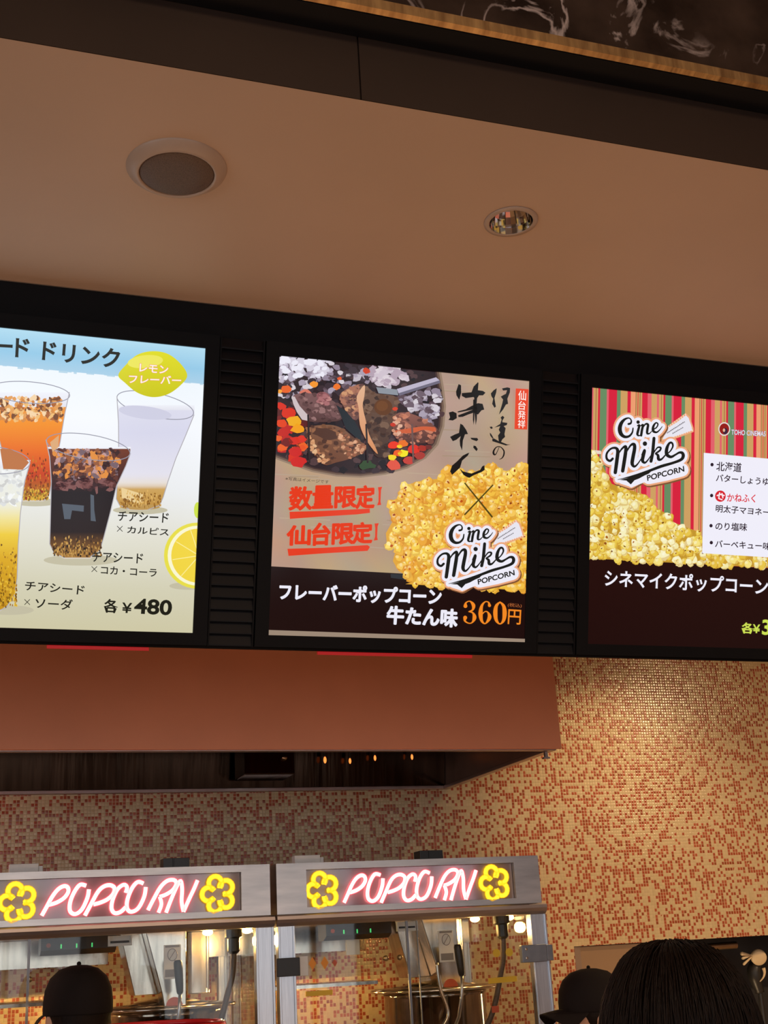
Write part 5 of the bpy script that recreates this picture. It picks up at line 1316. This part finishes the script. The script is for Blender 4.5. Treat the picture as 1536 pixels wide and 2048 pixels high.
    for i in range(nst):
        a = math.radians(r.uniform(20, 520)); el0 = r.uniform(0.35, 1.57); pts = []
        off = r.uniform(.0, .0045); wig = r.uniform(-.1, .1)
        for j in range(7):
            el_ = el0 - j * (0.17 if not longhair else 0.34); aa = a + wig * j * .3
            if el_ > -0.25: w_ = .024 * max(0, min(1, (0.7 - el_) / 0.95)) if longhair else 0; ce = max(0, math.cos(el_)) ** (.70 if longhair else 1); q = (math.cos(aa) * ce * (.094 + w_ * .75 + off), -0.018 + math.sin(aa) * ce * (.101 + w_ * .4 + off), 1.615 + math.sin(el_) * (.101 + off))
            else:
                d = -0.25 - el_; q = (math.cos(aa) * (.113 + off + d * .006), -.022 + math.sin(aa) * (.104 + off - d * .01), 1.590 - d * .16)
            if q[1] > .055 and q[2] < 1.635: break
            if not longhair and q[2] < 1.50: break
            pts.append(Hd(*q))
        if len(pts) > 2: tube(bm2, pts, [0.0009] * (len(pts) - 1) + [0.0003], 4)
    bm2.to_mesh(hair.data); bm2.free()
    for p in hair.data.polygons: p.use_smooth = True
    if cap:
        dome = bmesh.new()
        prof = [(.091, 1.600), (.0925, 1.604), (.093, 1.630), (.089, 1.662), (.076, 1.692), (.052, 1.713), (.022, 1.722), (0, 1.7235)]
        lathe(dome, [(r_ * k, z * k) for r_, z in prof] + [(0.02 * k, 1.7195 * k), (.050 * k, 1.7095 * k), (.073 * k, 1.689 * k), (.0855 * k, 1.661 * k), (.0895 * k, 1.63 * k), (.088 * k, 1.600 * k), (.091 * k, 1.600 * k)], (0, 0, 0), seg=40)
        for v in dome.verts:
            v.co.x *= .93; v.co.y = v.co.y * 1.17; v.co = HR @ (v.co + Vector((0, -.012 * k, .004 * k)))
        bmesh.ops.remove_doubles(dome, verts=dome.verts, dist=1e-5)
        cp = link_bm('cap', dome, M['cap'], parent=e, smooth=True, local=True)
        br = bmesh.new(); up_, lo = [], []
        for i in range(15):
            t = -1 + 2 * i / 14
            a = Vector((.074 * t, .084 - .040 * t * t, 1.612 - .012 * t * t)); o_ = Vector((.078 * t, .168 - .066 * t * t, 1.607 - .044 * t * t))
            up_.append((a, o_))
        rows = []
        for a, o_ in up_:
            rows.append([br.verts.new(HR @ (a.lerp(o_, s) + Vector((0, 0, dz - .006 * s * s))) * k) for dz in (.004, 0) for s in (0, .33, .66, 1)])
        for A_, B_ in zip(rows, rows[1:]):
            for j in range(3): br.faces.new((A_[j], A_[j + 1], B_[j + 1], B_[j])); br.faces.new((A_[4 + j], B_[4 + j], B_[5 + j], A_[5 + j]))
            br.faces.new((A_[3], A_[7], B_[7], B_[3])); br.faces.new((A_[0], B_[0], B_[4], A_[4]))
        for A_ in (rows[0], rows[-1]): br.faces.new((A_[0], A_[1], A_[2], A_[3], A_[7], A_[6], A_[5], A_[4]))
        link_bm('cap_visor', br, M['cap'], parent=cp, smooth=False, local=True)
        link_bm('cap_button', sphere(bmesh.new(), HR @ Vector((0, -.012, 1.730)) * k, .006 * k, 10, 8), M['cap'], parent=cp, smooth=True, local=True)
    return e

# staff member at the left machine, seen from behind, turned a little to the left
person((0.352, 3.50, 0), math.radians(14), 1.630, 'person in a dark cap and dark clothes facing the left popcorn machine', [(-0.16, 0.36, 1.05), (0.17, 0.35, 1.06)], cap=True, head_turn=math.radians(6))
# staff member behind the big head, in profile to the left
person((1.755, 3.40, 0), math.radians(92), 1.545, 'person in a dark cap looking left, beside the right popcorn machine', [(-0.18, 0.30, 1.02), (0.19, 0.31, 1.02)], cap=True)
# customer in front, back of the head only
person((0.953, 1.60, 0), math.radians(-12), 1.624, 'person with dark hair seen from behind, close in front at the lower right', [(-0.24, 0.16, 0.80), (0.22, 0.20, 0.84)], cloth='coatcloth', longhair=True)
